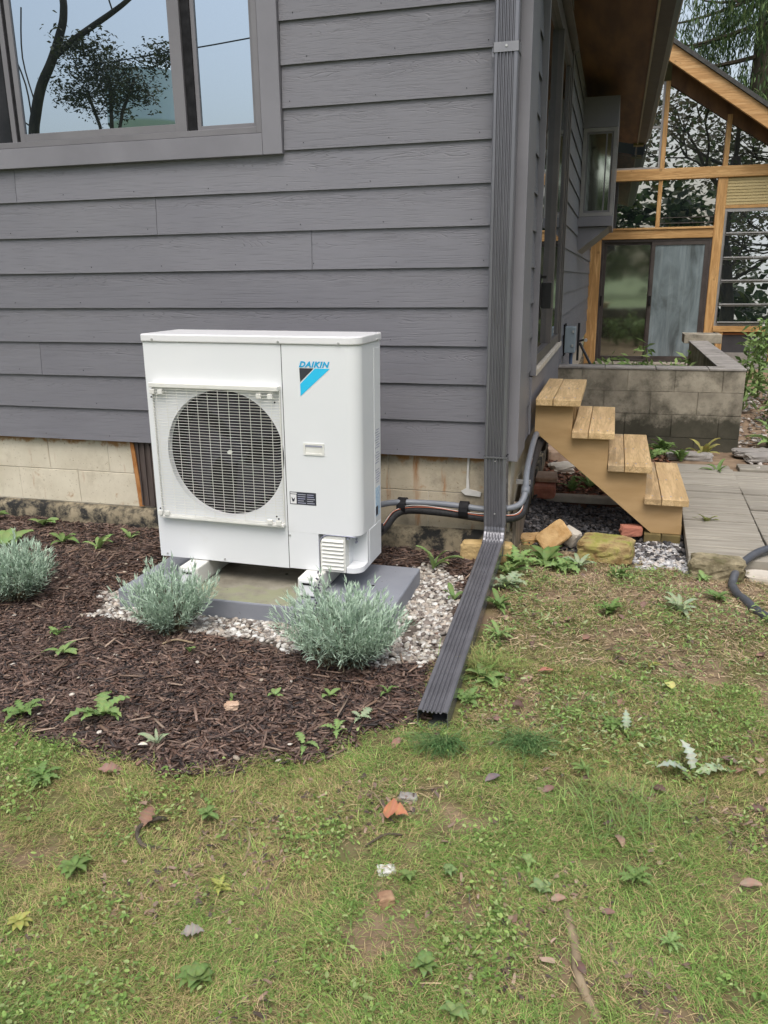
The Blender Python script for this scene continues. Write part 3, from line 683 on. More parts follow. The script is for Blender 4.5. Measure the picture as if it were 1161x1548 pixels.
# left front panel with round hole
CX, CZ, CR = .352, .487, .272
def plate_hole(x0, x1, z0, z1, cx, cz, r, y0, y1, seg=64):
    mb = MB(); out = []
    for k in range(seg):
        a_ = 2 * math.pi * k / seg; c, s = math.cos(a_), math.sin(a_)
        tx = ((x1 - cx) / c if c > 0 else (x0 - cx) / c) if abs(c) > 1e-9 else 1e9
        tz = ((z1 - cz) / s if s > 0 else (z0 - cz) / s) if abs(s) > 1e-9 else 1e9
        t = min(tx, tz); out.append((cx + t * c, cz + t * s))
    ins = [(cx + r * math.cos(2 * math.pi * k / seg), cz + r * math.sin(2 * math.pi * k / seg)) for k in range(seg)]
    V = [(x, y0, z) for x, z in out] + [(x, y0, z) for x, z in ins] + [(x, y1, z) for x, z in ins]
    F = []
    for k in range(seg):
        j = (k + 1) % seg
        F += [(k, j, seg + j, seg + k), (seg + k, seg + j, 2 * seg + j, 2 * seg + k)]
    mb.add(V, F)
    cor = [(x0, z0), (x1, z0), (x1, z1), (x0, z1)]
    for (x, z) in cor:    # fill corners
        k = min(range(seg), key=lambda q: (out[q][0] - x) ** 2 + (out[q][1] - z) ** 2)
        # neighbours straddling the corner
        for q in range(seg):
            j = (q + 1) % seg; A, B = out[q], out[j]
            if abs(A[0] - B[0]) > 1e-6 and abs(A[1] - B[1]) > 1e-6 and abs((A[0] + B[0]) / 2 - x) < .2 and abs((A[1] + B[1]) / 2 - z) < .2:
                mb.add([(A[0], y0, A[1]), (B[0], y0, B[1]), (x, y0, z)], [(0, 2, 1)])
    return mb
up('front_panel', plate_hole(0, SX, .0, .950, CX, CZ, CR, 0, .035), 'white')
up('side_panel', MB().box((0, .0005, 0), (.004, UD, .950)), 'white')
up('back_panel', MB().box((.0045, UD - .02, .0), (SX, UD, .950)).box((.0045, .0005, 0), (SX, UD - .021, .004)), 'coil')
up('partition', MB().box((SX - .004, .002, .002), (SX + .0025, UD - .021, .949)), 'gap')
# shroud
sh = MB(); seg = 64
prof = [(CR, .034), (CR - .003, .045), (CR - .004, .17)]
V = [(CX + r * math.cos(2 * math.pi * k / seg), y, CZ + r * math.sin(2 * math.pi * k / seg)) for r, y in prof for k in range(seg)]
F = [(i * seg + k, i * seg + (k + 1) % seg, (i + 1) * seg + (k + 1) % seg, (i + 1) * seg + k) for i in range(2) for k in range(seg)]
sh.add(V, F); up('shroud', sh, 'coil', smooth=True)
fan = up('fan', MB().cyl((CX, CZ), .055, .05, .12, 'Y', 24), 'fan', bevel=.006)
for q in range(3):
    V = []; F = []; na, nr = 9, 6; a0 = q * 2 * math.pi / 3 + .9
    for i in range(nr):
        r = .05 + (.248 - .05) * i / (nr - 1); sp = .75 + .75 * i / (nr - 1)
        for j in range(na):
            t = j / (na - 1); a_ = a0 + (t - .5) * sp * 1.25 + i * .09; y = .055 + .075 * (1 - t) + .01 * math.sin(t * 3.14)
            V.append((CX + r * math.cos(a_), y, CZ + r * math.sin(a_)))
    F = [(i * na + j, i * na + j + 1, (i + 1) * na + j + 1, (i + 1) * na + j) for i in range(nr - 1) for j in range(na - 1)]
    up('fan_blade', MB().add(V, F), 'fan', smooth=True, parent=fan)
up('shaft_nut', MB().cyl((CX, CZ), .009, .038, .05, 'Y', 10), 'plastic', parent=fan)
# grille
GX0, GX1, GZ0, GZ1 = .030, .620, .190, .785
gr = up('fan_grille', MB().box((GX0, -.034, GZ1 - .020), (GX1, -.001, GZ1)), 'plastic', bevel=.003)
up('grille_sill', MB().box((GX0, -.030, GZ0), (GX1, -.001, GZ0 + .014)), 'plastic', parent=gr, bevel=.003)
def gwire(mb, pts, w=.0017):
    mb.tube(pts, w, 4, True); return mb
nw = 47
for i in range(nw):
    z = GZ0 + .020 + (GZ1 - GZ0 - .046) * i / (nw - 1)
    up('grille_wire', gwire(MB(), [(GX0 + .002, -.002, z), (GX0 + .006, -.020, z), (GX0 + .018, -.029, z), (CX, -.032, z), (GX1 - .018, -.029, z), (GX1 - .006, -.020, z), (GX1 - .002, -.002, z)], .00095), 'plastic', parent=gr)
for i in range(12):
    x = GX0 + .032 + (GX1 - GX0 - .064) * i / 11
    up('grille_wire', gwire(MB(), [(x, -.028, GZ0 + .008), (x, -.029, GZ1 - .012)], .0011), 'plastic', parent=gr)
for x in (GX0 + .001, GX1 - .004): up('grille_rim', MB().box((x, -.012, GZ0 + .01), (x + .003, -.001, GZ1 - .01)), 'plastic', parent=gr)
for (x, z) in ((.045, .745), (.082, .745), (.535, .742), (.585, .742), (.035, .212), (.068, .212), (.560, .210), (.600, .208)):
    up('clip', MB().box((x - .011, -.036, z - .008), (x + .011, -.022, z + .012)), 'plastic', parent=gr, bevel=.002)
for (x, z) in ((.042, .725), (.607, .722), (.04, .235), (.603, .23), (.594, .24)):
    up('grille_hole', MB().cyl((x, z), .0035, -.0375, -.034, 'Y', 8), 'gap', parent=gr)
# lid
lid = up('lid', MB().prism(rounded(-.006, UW + .006, -.007, UD + .006, .060, 10), .951, .984, 'Z'), 'whitelid', bevel=.006, bseg=3)
for (x, y, z) in ((.05, 0, .962), (.62, 0, .960), (.875, 0, .958)):
    up('screw', MB().cyl((x, z), .005, -.0105, -.007, 'Y', 10), 'galv')
up('screw', MB().cyl((.235, .958), .005, UW + .006, UW + .0095, 'X', 10), 'galv')
for x, z in ((.035, .013), (.32, .012), (.636, .150)): up('screw', MB().cyl((x, z), .0045, -.003, .0, 'Y', 10), 'galv')
# handle recess
hd = rect_ring(MB(), .712, .802, .505, .555, .008, -.004, .0)
hd.box((.720, -.0006, .513), (.794, .0002, .547)); up('handle', hd, 'plastic', bevel=.001)
up('handle_painted_shadow', MB().box((.720, -.0030, .541), (.794, -.0008, .547)), 'greyink')  # grey strip painted as the shadow under the recess's upper edge
# side raised panel line
rp = MB(); rp.tube([(UW + .0003, .075, .170), (UW + .0003, .215, .30 + .02), (UW + .0003, .215, .915), (UW + .0003, .228, .925), (UW + .0003, .29, .925)], .0015, 4)
sl = MB(); sl.box((UW - .001, .205, .17), (UW + .0015, .292, .925)); up('side_plate', sl, 'white', bevel=.001)
up('side_plate', MB().box((UW - .001, .12, .005), (UW + .002, .292, .163)), 'white', bevel=.001)
# text helper
def text_mesh(s, size, sx=1.0, shear=0.0, off=0.0, sp=1.0):
    cu = bpy.data.curves.new('txt', 'FONT'); cu.body = s; cu.size = size; cu.offset = off; cu.shear = shear; cu.resolution_u = 4; cu.space_character = sp; cu.extrude = .0003
    o = bpy.data.objects.new('txt', cu); C.objects.link(o); dg = bpy.context.evaluated_depsgraph_get(); me = bpy.data.meshes.new_from_object(o.evaluated_get(dg))
    V = [tuple(v.co) for v in me.vertices]; F = [tuple(p.vertices) for p in me.polygons]
    bpy.data.objects.remove(o); w = max(v[0] for v in V); return V, F, w
V, F, w_ = text_mesh('DAIKIN', .031, shear=.30, off=.0013, sp=1.12)
sx = .131 / w_
up('brand_lettering', MB().add([(.703 + x * sx, -.0012 - z, .8635 + y) for x, y, z in V], F), 'navy')
lg = MB(); lg.prism([(.771, .8585), (.834, .8585), (.7065, .7465), (.7065, .795)], -.0012, -.0002, 'Y'); up('brand_mark', lg, 'cyan')
lg = MB(); lg.prism([(.7045, .8585), (.7655, .8585), (.7065, .803)], -.0012, -.0002, 'Y'); up('brand_mark', lg, 'ink')
lb = up('rating_label', MB().box((.642, -.001, .290), (.760, .0, .344)), 'ink')
up('label_square', MB().box((.645, -.0016, .293), (.672, -.0011, .333)), 'whitelid', parent=lb)
up('label_bird', MB().prism([(.650, .322), (.658, .312), (.666, .320), (.662, .303), (.655, .301), (.652, .310)], -.0022, -.0017, 'Y'), 'ink', parent=lb)
up('label_line', MB().box((.645, -.0016, .336), (.674, -.0011, .341)), 'whitelid', parent=lb)
for cx0, cx1 in ((.678, .715), (.720, .757)):
    for i in range(5):
        x1_ = cx1 - random.uniform(0, .012)
        up('label_line', MB().box((cx0, -.0016, .296 + i * .0092), (x1_, -.0011, .299 + i * .0092)), 'greyink', parent=lb)
st = up('side_label', MB().box((UW + .0016, .212, .195), (UW + .0022, .275, .325)), 'sticker')
up('label_patch', MB().box((UW + .0023, .213, .20), (UW + .0027, .245, .24)), 'ink', parent=st)
for j in range(22):
    z = .345 + j * .011; 
    if j in (6, 7, 13): continue
    up('side_print', MB().box((UW + .0016, .225 - (j % 3) * .006, z), (UW + .002, .262 + (j % 4) * .006, z + .004)), 'greyink')
valve = MB(); valve.tube([(UW - .05, UD + .0, .11), (UW - .0, UD + .03, .11)], .02, 10)
up('service_valve', valve, 'rubber')

# rails + pad
for (xa, nm) in ((-1.30, 'white support rail under the left end of the unit'), (-.745, 'white support rail under the right end of the unit, half behind a shrub')):
    rl = thing('support_rail', nm, 'rail', (xa, -.6, -.44))
    part('channel', MB().box((xa - .045, -.86, -.437), (xa + .045, -.42, -.356)), 'plastic', rl, bevel=.006)
    part('end_cap', MB().box((xa - .036, -.866, -.430), (xa + .036, -.8605, -.364)), 'white', rl, bevel=.002)
    part('slot', MB().box((xa - .025, -.868, -.382), (xa + .02, -.8665, -.373)), 'gap', rl)
pad = thing('equipment_pad', 'grey cast pad under the heat pump with algae stains', 'pad', (-.98, -.68, -.51))
part('slab', MB().box((-1.590, -.967, -.53), (-.370, -.392, -.441)), 'pad', pad, bevel=.008)
part('pad_hole', MB().cyl((-.52, -.66), .008, -.4409, -.4402, 'Z', 10).cyl((-.94, -.62), .007, -.4403, -.4398, 'Z', 10), 'gap', pad)

# ------------------------------------------------------------------ line set and conduit
def smooth(pts, n=6):
    pts = [Vector(p) for p in pts]; out = []
    for i in range(len(pts) - 1):
        p0, p1, p2, p3 = pts[max(i - 1, 0)], pts[i], pts[i + 1], pts[min(i + 2, len(pts) - 1)]
        for k in range(n):
            t = k / n; out.append(.5 * ((2 * p1) + (p2 - p0) * t + (2 * p0 - 5 * p1 + 4 * p2 - p3) * t * t + (-p0 + 3 * p1 - 3 * p2 + p3) * t ** 3))
    return out + [pts[-1]]
ls = thing('pipe_bundle', 'grey conduit and black insulated pipes taped together along the foundation, turning the house corner', 'pipes', (-.3, -.02, -.26))
cpath = smooth([(-.66, -.30, -.20), (-.60, -.10, -.225), (-.50, -.035, -.232), (-.32, -.03, -.233), (-.13, -.035, -.243), (-.04, -.03, -.238), (.030, .01, -.222), (.052, .07, -.175), (.045, .16, -.11), (.040, .35, -.06), (.040, .62, -.005), (.045, .86, .0), (.03, 1.0, -.03)])
part('grey_conduit', MB().tube(cpath, .0155, 12), 'conduit', ls, smooth=True)
fpath = smooth([(-.64, -.42, -.30), (-.615, -.30, -.33), (-.60, -.18, -.33), (-.57, -.08, -.285), (-.50, -.045, -.268), (-.32, -.04, -.272), (-.13, -.045, -.285), (-.03, -.045, -.283), (.038, .01, -.272), (.05, .08, -.22), (.05, .20, -.15), (.05, .42, -.10), (.048, .70, -.05), (.048, .95, -.08)])
part('insulated_pipe', MB().tube(fpath, .021, 12), 'foam', ls, smooth=True)
fp2 = [p + Vector((.012, .012, -.022)) for p in smooth([(.03, .04, -.22), (.045, .14, -.15), (.04, .35, -.09), (.045, .7, -.04), (.05, .95, -.05), (.03, 1.15, -.15)])]
part('insulated_pipe', MB().tube(fp2, .022, 12), 'foam', ls, smooth=True)
for i, (off, mt) in enumerate(((Vector((0, -.020, .020)), 'redwire'), (Vector((0, -.016, .025)), 'caulk'))):
    wp = [p + off + Vector((0, 0, .004 * math.sin(k * .5 + i))) for k, p in enumerate(fpath)]
    part('control_wire', MB().tube(wp[8:-12], .0019, 6), mt, ls, smooth=True)
for x in (-.545, -.232):
    part('tape_wrap', MB().tube([(x - .022, -.036, -.252), (x + .022, -.036, -.252)], .044, 12), 'rubber', ls)
part('coupling', MB().tube([(.052, .065, -.18), (.051, .10, -.155)], .021, 12), 'conduit', ls, smooth=True)
part('clamp', MB().box((.0, .115, -.145), (.07, .135, -.125)), 'alu', ls)

# electrical bits on the side wall
eb_ = thing('meter_disconnect', 'small grey electrical box on the side wall with conduit below', 'electrical box', (.03, 3.6, .3))
part('enclosure', MB().box((-.002, 3.60, .195), (.10, 3.74, .42)), 'elec', eb_, bevel=.006)
part('back_plate', MB().box((-.004, 3.56, .17), (.010, 3.80, .44)), 'gap', eb_)
part('knob', MB().box((.07, 3.590, .37), (.085, 3.5995, .39)).box((.07, 3.590, .25), (.085, 3.5995, .27)), 'galv', eb_)
part('conduit_drop', MB().tube(smooth([(.065, 3.66, .20), (.066, 3.66, .0), (.05, 3.62, -.12), (.05, 3.6, -.5)]), .016, 10), 'bluetube', eb_, smooth=True)
bb = thing('outlet_box', 'black weatherproof box on a bracket beside the tall side window', 'box', (.03, .85, .75))
part('cover', MB().box((.022, .86, .675), (.075, .98, .815)), 'blackbox', bb, bevel=.003)
part('bracket', MB().box((.0165, .80, .62), (.0215, .84, .86)).box((.0215, .80, .835), (.05, .82, .85)), 'gap', bb)
part('backplate', MB().box((.0165, .845, .68), (.0215, 1.0, .81)), 'darkframe', bb)
hb = thing('hose_bib', 'black faucet with short downward pipe at the far end of the side wall', 'faucet', (.05, 6, .2))
part('stem', MB().tube([(.03, 6, .33), (.03, 6, -.10)], .014, 8).tube([(.03, 6.0, .12), (.10, 6.0, .14), (.115, 6, .13)], .012, 8), 'blackbox', hb)
part('pipe', MB().tube([(.05, 6.0, .10), (.19, 5.9, -.14)], .016, 8), 'blackbox', hb)
part('valve', MB().cyl((.115, .135), .02, 5.97, 6.0, 'Y', 8), 'galv', hb)
# weathered board against the side foundation
solo('leaning_board', 'weathered grey board standing against the foundation just round the house corner', 'board', MB().prism([(.065, -.62), (.20, -.60), (.66, -.40), (.70, -.22), (.56, -.19), (.33, -.30), (.11, -.235), (.07, -.26)], -.006, .012, 'X'), 'wetwood', bevel=.001)

# ================================================================== STAIRS
stairs = thing('wooden_steps', 'four step new lumber staircase leading up to the side window', 'stairs', (.45, 1.1, -.57))
tr = [(.033, .272, .204), (.235, .461, .030), (.436, .668, -.146), (.640, .871, -.322)]
sm = [.126, .322, .524, .731]
for i, ((x0, x1, z), s) in enumerate(zip(tr, sm)):
    for j, (a_, b_) in enumerate(((x0, s - .0015), (s + .0015, x1))):
        mt = 'treadgrey' if (i in (2, 3) and j == 0) else 'tread'
        part('tread_board', MB().box((a_, .655 + random.uniform(-.004, .004), z - .038), (b_, 1.60, z + random.uniform(-.0015, .0015))), mt, stairs, bevel=.004)
for (x0, x1, z) in tr:
    for sx_ in (x0 + .045, x0 + .10, x1 - .09, x1 - .035):
        for sy_ in (.715, 1.12): part('screw', MB().cyl((sx_ + random.uniform(-.008, .008), sy_ + random.uniform(-.01, .01)), .0042, z + .0008, z + .0024, 'Z', 8), 'greyink', stairs)
SP = [(.030, .164), (.232, .164), (.232, -.010), (.433, -.010), (.433, -.186), (.645, -.186), (.645, -.362), (.845, -.362), (.848, -.530), (.690, -.530), (.030, .015)]
for y in (.70, 1.10, 1.52): part('stringer', MB().prism(SP, y, y + .038, 'Y'), 'stringer', stairs, bevel=.0015)
for i, (x0, x1, z) in enumerate(tr[1:]): part('riser', MB().box((x0 - .001, .739, z + .003), (x0 + .012, 1.50, z + .134)), 'stringer', stairs) if i < 0 else None
for (a_, b_, z) in ((.655, .744, -.532), (.748, .846, -.532)):
    solo('footing_block', 'mossy timber block under the ' + ('left' if a_ < .7 else 'right') + ' half of the stair foot', 'block', MB().box((a_, .675, -.66), (b_, .80, z)), 'mossbeam', bevel=.003)
solo('support_strip', 'thin pale timber strip behind the mossy blocks at the stair foot', 'timber', MB().box((.64, .802, -.60), (.86, .86, -.505)), 'stringer', bevel=.002)

# ================================================================== PATIO
patio = MB(); 
patio_root = bpy.data.objects.new('patio', None); C.objects.link(patio_root); patio_root['kind'] = 'structure'; ORG['patio'] = Vector((0, 0, 0))
def slab(x0, x1, y0, y1, top, skew):
    n = 3; P = [(y0, top - .055), (y0, top)]
    for i in range(1, n):
        y = y0 + (y1 - y0) * i / n + random.uniform(-.01, .01); h_ = random.uniform(-.003, .003); P += [(y - .010, top), (y - .006, top - .022), (y + .006, top - .022), (y + .010, top + h_)]
    P += [(y1, top), (y1, top - .055)]
    mb = MB(); mb.prism(P, x0, x1, 'X')
    mb.v = [(v[0] + (v[1] - .2) * skew, v[1], v[2] + random.uniform(-.0015, .0015)) for v in mb.v]
    return mb
ysl = [.235, .752, 1.25, 1.76, 2.27]
for c, (x0, x1) in enumerate(((.848, 1.242), (1.250, 1.66), (1.668, 2.08), (2.088, 2.5))):
    for r_ in range(4):
        off = (0, -.05, .03, .0)[c]
        part('paving_slab', slab(x0, x1 - .012, ysl[r_] + off + .006, ysl[r_ + 1] + off - .006, -.497 + random.uniform(-.006, .006), .036 if c == 0 else .02), 'slab', patio_root, bevel=.004)
part('paving_slab', MB().box((.80, 2.30, -.55), (1.30, 2.44, -.505)), 'slab', patio_root, bevel=.006)
part('paving_slab', MB().box((1.36, 2.32, -.55), (1.8, 2.50, -.50)), 'slab', patio_root, bevel=.006)

# ================================================================== BLOCK WALL
bw = thing('block_planter', 'low weathered concrete block wall with mossy dark stains around a raised bed', 'wall', (.8, 3.2, -.55))
cz = [(-.060, .112), (-.245, -.066), (-.431, -.251), (-.62, -.437)]
for i, (z0, z1) in enumerate(cz):
    js = [-.01, .192, .555, .922, 1.282, 1.448] if i % 2 == 0 else [-.01, .376, .746, 1.107, 1.448]
    for a_, b_ in zip(js[:-1], js[1:]):
        part('concrete_block', MB().box((a_ + .002, 3.10 + random.uniform(-.002, .002), z0), (b_ - .003, 3.29, z1 + .003)), 'mossblock', bw, bevel=.0025)
    jy = [3.296, 3.7, 4.1, 4.5, 4.9, 5.3, 5.7, 6.1]
    for a_, b_ in zip(jy[:-1], jy[1:]): part('concrete_block', MB().box((1.258, a_ + .003, z0), (1.446, b_ - .003, z1)), 'mossblock', bw, bevel=.004)
for a_, b_ in ((-.01, .37), (.37, .77), (.77, 1.17), (1.17, 1.452)): part('cap_block', MB().box((a_ + .003, 3.094, .114), (b_ - .003, 3.292, .130)), 'cap', bw, bevel=.003)
for a_ in np.arange(3.30, 6.0, .4): part('cap_block', MB().box((1.252, a_ + .003, .116), (1.452, a_ + .397, .132)), 'cap', bw, bevel=.003)
part('mortar', MB().box((0, 3.107, -.6), (1.443, 3.28, .110)), 'mossblock', bw)
part('end_cap', MB().box((1.20, 6.1, .10), (1.60, 6.45, .20)), 'mossblock', bw, bevel=.006)
struct('raised_bed_soil', MB().box((-.02, 3.30, -.5), (1.25, 9.4, -.02)), pm('bed_soil', (.05, .045, .03), (.10, .085, .05), 8, rough=.95, bstr=.6, bscale=30)) if False else None

# ================================================================== SUNROOM (facade plane Y 9.7)
sr = thing('sunroom', 'timber framed sunroom with gable glazing, sliding door and louvre windows', 'sunroom', (1.8, 10, -.5))
FY = 9.70
def post(x0, x1, z0, z1, y0=FY, d=.12, nm='post', mt='sunwood'): return part(nm, MB().box((x0, y0, z0), (x1, y0 + d, z1)), mt, sr, bevel=.006)
post(-.03, .155, -.50, 1.384)
part('beam', MB().box((-.03, FY - .012, 1.386), (1.752, FY + .12, 1.515)), 'sunbeam', sr, bevel=.006)
part('ledge', MB().box((.20, FY - .03, 1.5165), (1.756, FY + .12, 1.548)), 'sunbeam', sr, bevel=.004)
post(1.755, 1.892, -.45, 2.215)
post(.925, .985, 1.55, 2.215, d=.10, nm='mullion')
part('beam', MB().box((.0, FY - .02, 2.217), (4.2, FY + .12, 2.372)), 'sunbeam', sr, bevel=.006)
def rake(x): return 3.700 - .686 * (x - .956)       # underside of the rake beam at its front face
post(.925, .990, 2.374, 3.55, d=.10, nm='mullion')
post(1.800, 1.868, 2.374, 3.06, d=.10, nm='mullion')
post(2.70, 2.80, -.45, 2.215); post(2.72, 2.79, 2.374, 2.45, d=.1)
part('rake_beam', MB().prism([(.2, 4.21 + .02), (.2, 3.98 + .235), (-.3, 4.5), (3.9, 1.69 + .215), (3.9, 1.69)][0:0] + [(.15, rake(.15)), (3.7, rake(3.7)), (3.7, rake(3.7) + .235), (.15, rake(.15) + .235)], 9.30, 9.36, 'Y'), wood('rake_cedar', (.47, .26, .10), (.62, .38, .17), 'X', tint=.02, gs=.7), sr, bevel=.005)
part('roof', MB().prism([(.15, rake(.15) + .237), (3.75, rake(3.75) + .237), (3.75, rake(3.75) + .30), (.15, rake(.15) + .30)], 9.26, 15.0, 'Y'), 'roof', sr)
part('roof_deck', MB().prism([(.15, rake(.15) + .12), (3.7, rake(3.7) + .12), (3.7, rake(3.7) + .236), (.15, rake(.15) + .236)], 9.361, 15.0, 'Y'), 'soffit', sr)
part('roof', MB().prism([(.149, rake(.15) + .30), (.149, rake(.15) + .12), (-4, 1.6), (-4, 1.8)], 9.26, 15.0, 'Y'), 'roof', sr)
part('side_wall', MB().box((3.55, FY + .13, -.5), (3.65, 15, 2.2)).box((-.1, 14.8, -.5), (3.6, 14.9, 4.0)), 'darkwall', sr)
part('gable_board', MB().prism([(.99, rake(.99) + .12), (.99, 3.50), (1.80, 2.985), (1.87, 2.94), (3.6, 1.9), (3.6, rake(3.6) + .12)], FY + .02, FY + .06, 'Y'), 'soffit', sr)
# panes
def pane(x0, x1, z0, z1, y=FY + .05, mt='glass_dark', ring=None, rm='bronze', rot=0):
    o = part('pane', MB().box((x0, y, z0), (x1, y + .006, z1)), mt, sr)
    if ring: part('sash', rect_ring(MB(), x0, x1, z0, z1, ring, y - .02, y - .001), rm, o)
    return o
pane(.03, .925, 2.374, 3.55, ring=.03, rm='alu'); part('sash', MB().box((.05, FY + .03, 2.93), (.90, FY + .048, 2.965)), 'alu', sr)
part('pane', MB().prism([(.99, 2.374), (1.80, 2.374), (1.80, 3.0), (.99, 3.56)], FY + .07, FY + .076, 'Y'), 'glass_dark', sr)
part('pane', MB().prism([(1.868, 2.374), (2.72, 2.374), (2.72, 2.42), (1.868, 2.96)], FY + .07, FY + .076, 'Y'), 'glass_dark', sr)
pane(.16, .925, 1.55, 2.216); pane(.985, 1.755, 1.55, 2.216)
part('interior_rail', MB().box((.99, FY + .03, 1.60), (1.74, FY + .045, 1.612)).box((.99, FY + .03, 1.68), (1.74, FY + .045, 1.69)), 'bronze', sr)
# sliding door
dr = part('sliding_door', rect_ring(MB(), .157, 1.752, -.46, 1.384, .035, FY + .01, FY + .10), 'bronze', sr, label='sliding glass door, right leaf fogged')
part('door_leaf', rect_ring(MB(), .193, .93, -.425, 1.348, .045, FY + .055, FY + .085), 'bronze', dr)
part('door_leaf', rect_ring(MB(), .90, 1.716, -.425, 1.348, .055, FY + .015, FY + .045), 'bronze', dr)
part('door_pane', MB().box((.238, FY + .066, -.38), (.90, FY + .072, 1.303)), 'glass_door', dr)
part('door_pane', MB().box((.955, FY + .026, -.37), (1.661, FY + .032, 1.293)), 'condens', dr, label='fogged bluish door pane')
part('door_pull', MB().box((.905, FY - .02, .40), (.945, FY + .014, .55)), 'gap', dr, bevel=.004)
part('door_lock', MB().box((.185, FY - .01, .40), (.205, FY + .05, .55)), 'gap', dr)
part('sill_track', MB().box((.157, FY - .04, -.50), (1.752, FY + .009, -.462)), 'palestone', dr)
# shade and louvres
shd = part('blind', MB().box((1.893, FY + .03, 1.83), (2.70, FY + .05, 2.215)), 'shade', sr, label='beige pleated blind behind glass')
for i in range(9): part('pleat', MB().box((1.893, FY + .022, 1.84 + i * .042), (2.70, FY + .0295, 1.866 + i * .042)), 'shade', shd)
part('beam', MB().box((1.893, FY, 1.79), (2.70, FY + .1, 1.829)), 'sunbeam', sr)
lw = part('louvre_window', rect_ring(MB(), 1.893, 2.699, .10, 1.789, .035, FY + .01, FY + .06), 'alu', sr)
zs = [.135, .40, .745, 1.075, 1.42, 1.75]
for a_, b_ in zip(zs[:-1], zs[1:]):
    tl = Matrix.Translation((0, FY - .01, b_)) @ Matrix.Rotation(R(-4), 4, 'X') @ Matrix.Translation((0, -FY, -b_))
    part('louvre_pane', MB().box((1.93, FY, a_ + .008), (2.66, FY + .006, b_ - .01), tl), 'glass_dark', lw)
    part('louvre_rail', MB().box((1.93, FY - .02, b_ - .012), (2.66, FY + .02, b_ + .006)).box((1.93, FY - .02, a_ + .012), (2.66, FY - .012, a_ + .03), tl), 'alu', lw)
part('beam', MB().box((1.88, FY - .03, .01), (4.0, FY + .10, .098)), 'sunbeam', sr, bevel=.005)
post(1.935, 2.03, -.50, .008, y0=FY - .02)
part('beam', MB().box((2.032, FY + .02, -.035), (4, FY + .08, -.005)), wood('red_trim', (.25, .09, .03), (.34, .14, .05), 'X'), sr)
part('lower_wall', MB().box((2.032, FY + .03, -.30), (4, FY + .10, -.036)), 'darkwall', sr)
part('lower_wall', MB().box((2.032, FY + .02, -.75), (4, FY + .10, -.302)), 'cap', sr)
part('pane', MB().box((2.80, FY + .05, .10), (4.0, FY + .056, 2.215)), 'glass_dark', sr)

# ================================================================== STONES AND BRICKS
def rock(name, label, cat, c, size, rz, mat, ry=0, rx=0, rough=.06, group=None, bevel=.01, seed=0):
    """rough-hewn block: subdivided box with displaced points"""
    n = 6; V = []; F = []; idx = {}
    def vid(i, j, k):
        if (i, j, k) not in idx:
            p = np.array([i / n - .5, j / n - .5, k / n - .5])
            q = p * 2; rr = (np.abs(q) ** 8).sum() ** (1 / 8); sph = q / max(rr, 1e-6) * np.abs(q).max(); p = sph / 2
            h = np.array([vnoise(i * .7 + seed, j * .7 + k * 1.3, 5 + s) - .5 for s in range(3)], float)
            p = p + h * rough * 1.6; idx[(i, j, k)] = len(V); V.append(tuple(p * np.array(size)))
        return idx[(i, j, k)]
    for a_ in range(n):
        for b_ in range(n):
            F += [(vid(a_, b_, 0), vid(a_, b_ + 1, 0), vid(a_ + 1, b_ + 1, 0), vid(a_ + 1, b_, 0)), (vid(a_, b_, n), vid(a_ + 1, b_, n), vid(a_ + 1, b_ + 1, n), vid(a_, b_ + 1, n)),
                  (vid(a_, 0, b_), vid(a_ + 1, 0, b_), vid(a_ + 1, 0, b_ + 1), vid(a_, 0, b_ + 1)), (vid(a_, n, b_), vid(a_, n, b_ + 1), vid(a_ + 1, n, b_ + 1), vid(a_ + 1, n, b_)),
                  (vid(0, a_, b_), vid(0, a_, b_ + 1), vid(0, a_ + 1, b_ + 1), vid(0, a_ + 1, b_)), (vid(n, a_, b_), vid(n, a_ + 1, b_), vid(n, a_ + 1, b_ + 1), vid(n, a_, b_ + 1))]
    me = MB().add(V, F).mesh(name, M[mat], False)
    return thing(name, label, cat, c, (R(rx), R(ry), R(rz)), group, me)
rock('sandstone_block', 'yellow sandstone block behind the downspout elbow', 'stone', (-.115, -.045, -.455), (.25, .085, .10), 4, 'sandstone', rough=.03)
rock('sandstone_brick', 'orange sandstone brick lying tilted in front of the wet gravel', 'brick', (.185, .31, -.465), (.17, .05, .115), 12, 'orange_stone', ry=-38, rx=-30, rough=.015)
rock('sandstone_brick', 'brownish orange brick wedged flat behind the tilted one', 'brick', (.085, .37, -.515), (.17, .11, .06), 25, 'orange_stone', rough=.03, seed=3)
rock('concrete_chunk', 'small pale grey chunk behind the tilted orange brick', 'stone', (.265, .40, -.49), (.10, .07, .09), -30, 'palestone', ry=18, rough=.04, seed=4)
rock('mossy_stone', 'yellow green mossy flat stone at the front edge of the gravel', 'stone', (.455, .25, -.495), (.27, .20, .115), -8, 'mossstone', rough=.05, seed=5)
rock('grey_stone', 'rough olive grey stone in front of the paving corner', 'stone', (.965, .10, -.505), (.24, .14, .12), -3, 'greystone', rough=.07, seed=6)
rock('concrete_slab_piece', 'pale flat slab beneath the grey hose', 'slab', (1.27, .10, -.545), (.34, .12, .06), -12, 'palestone', rough=.04, seed=7)
rock('brick_piece', 'dull red brick piece left of the stair foot', 'brick', (.585, .72, -.53), (.12, .07, .06), 10, 'brick', rough=.05, seed=8)
rock('hollow_brick', 'pale brick against the side foundation farthest from the corner', 'brick', (.075, 2.35, -.46), (.17, .25, .13), 5, 'brickpale', rough=.03, seed=9)
rock('hollow_brick', 'dark red hollow brick by the foundation, nearest the gravel', 'brick', (.04, 1.42, -.50), (.16, .22, .09), 4, 'brick', rough=.03, seed=10)
rock('hollow_brick', 'cream faced brick resting on the dark red one', 'brick', (.05, 1.50, -.435), (.15, .2, .035), 4, 'brickpale', rough=.03, seed=10)
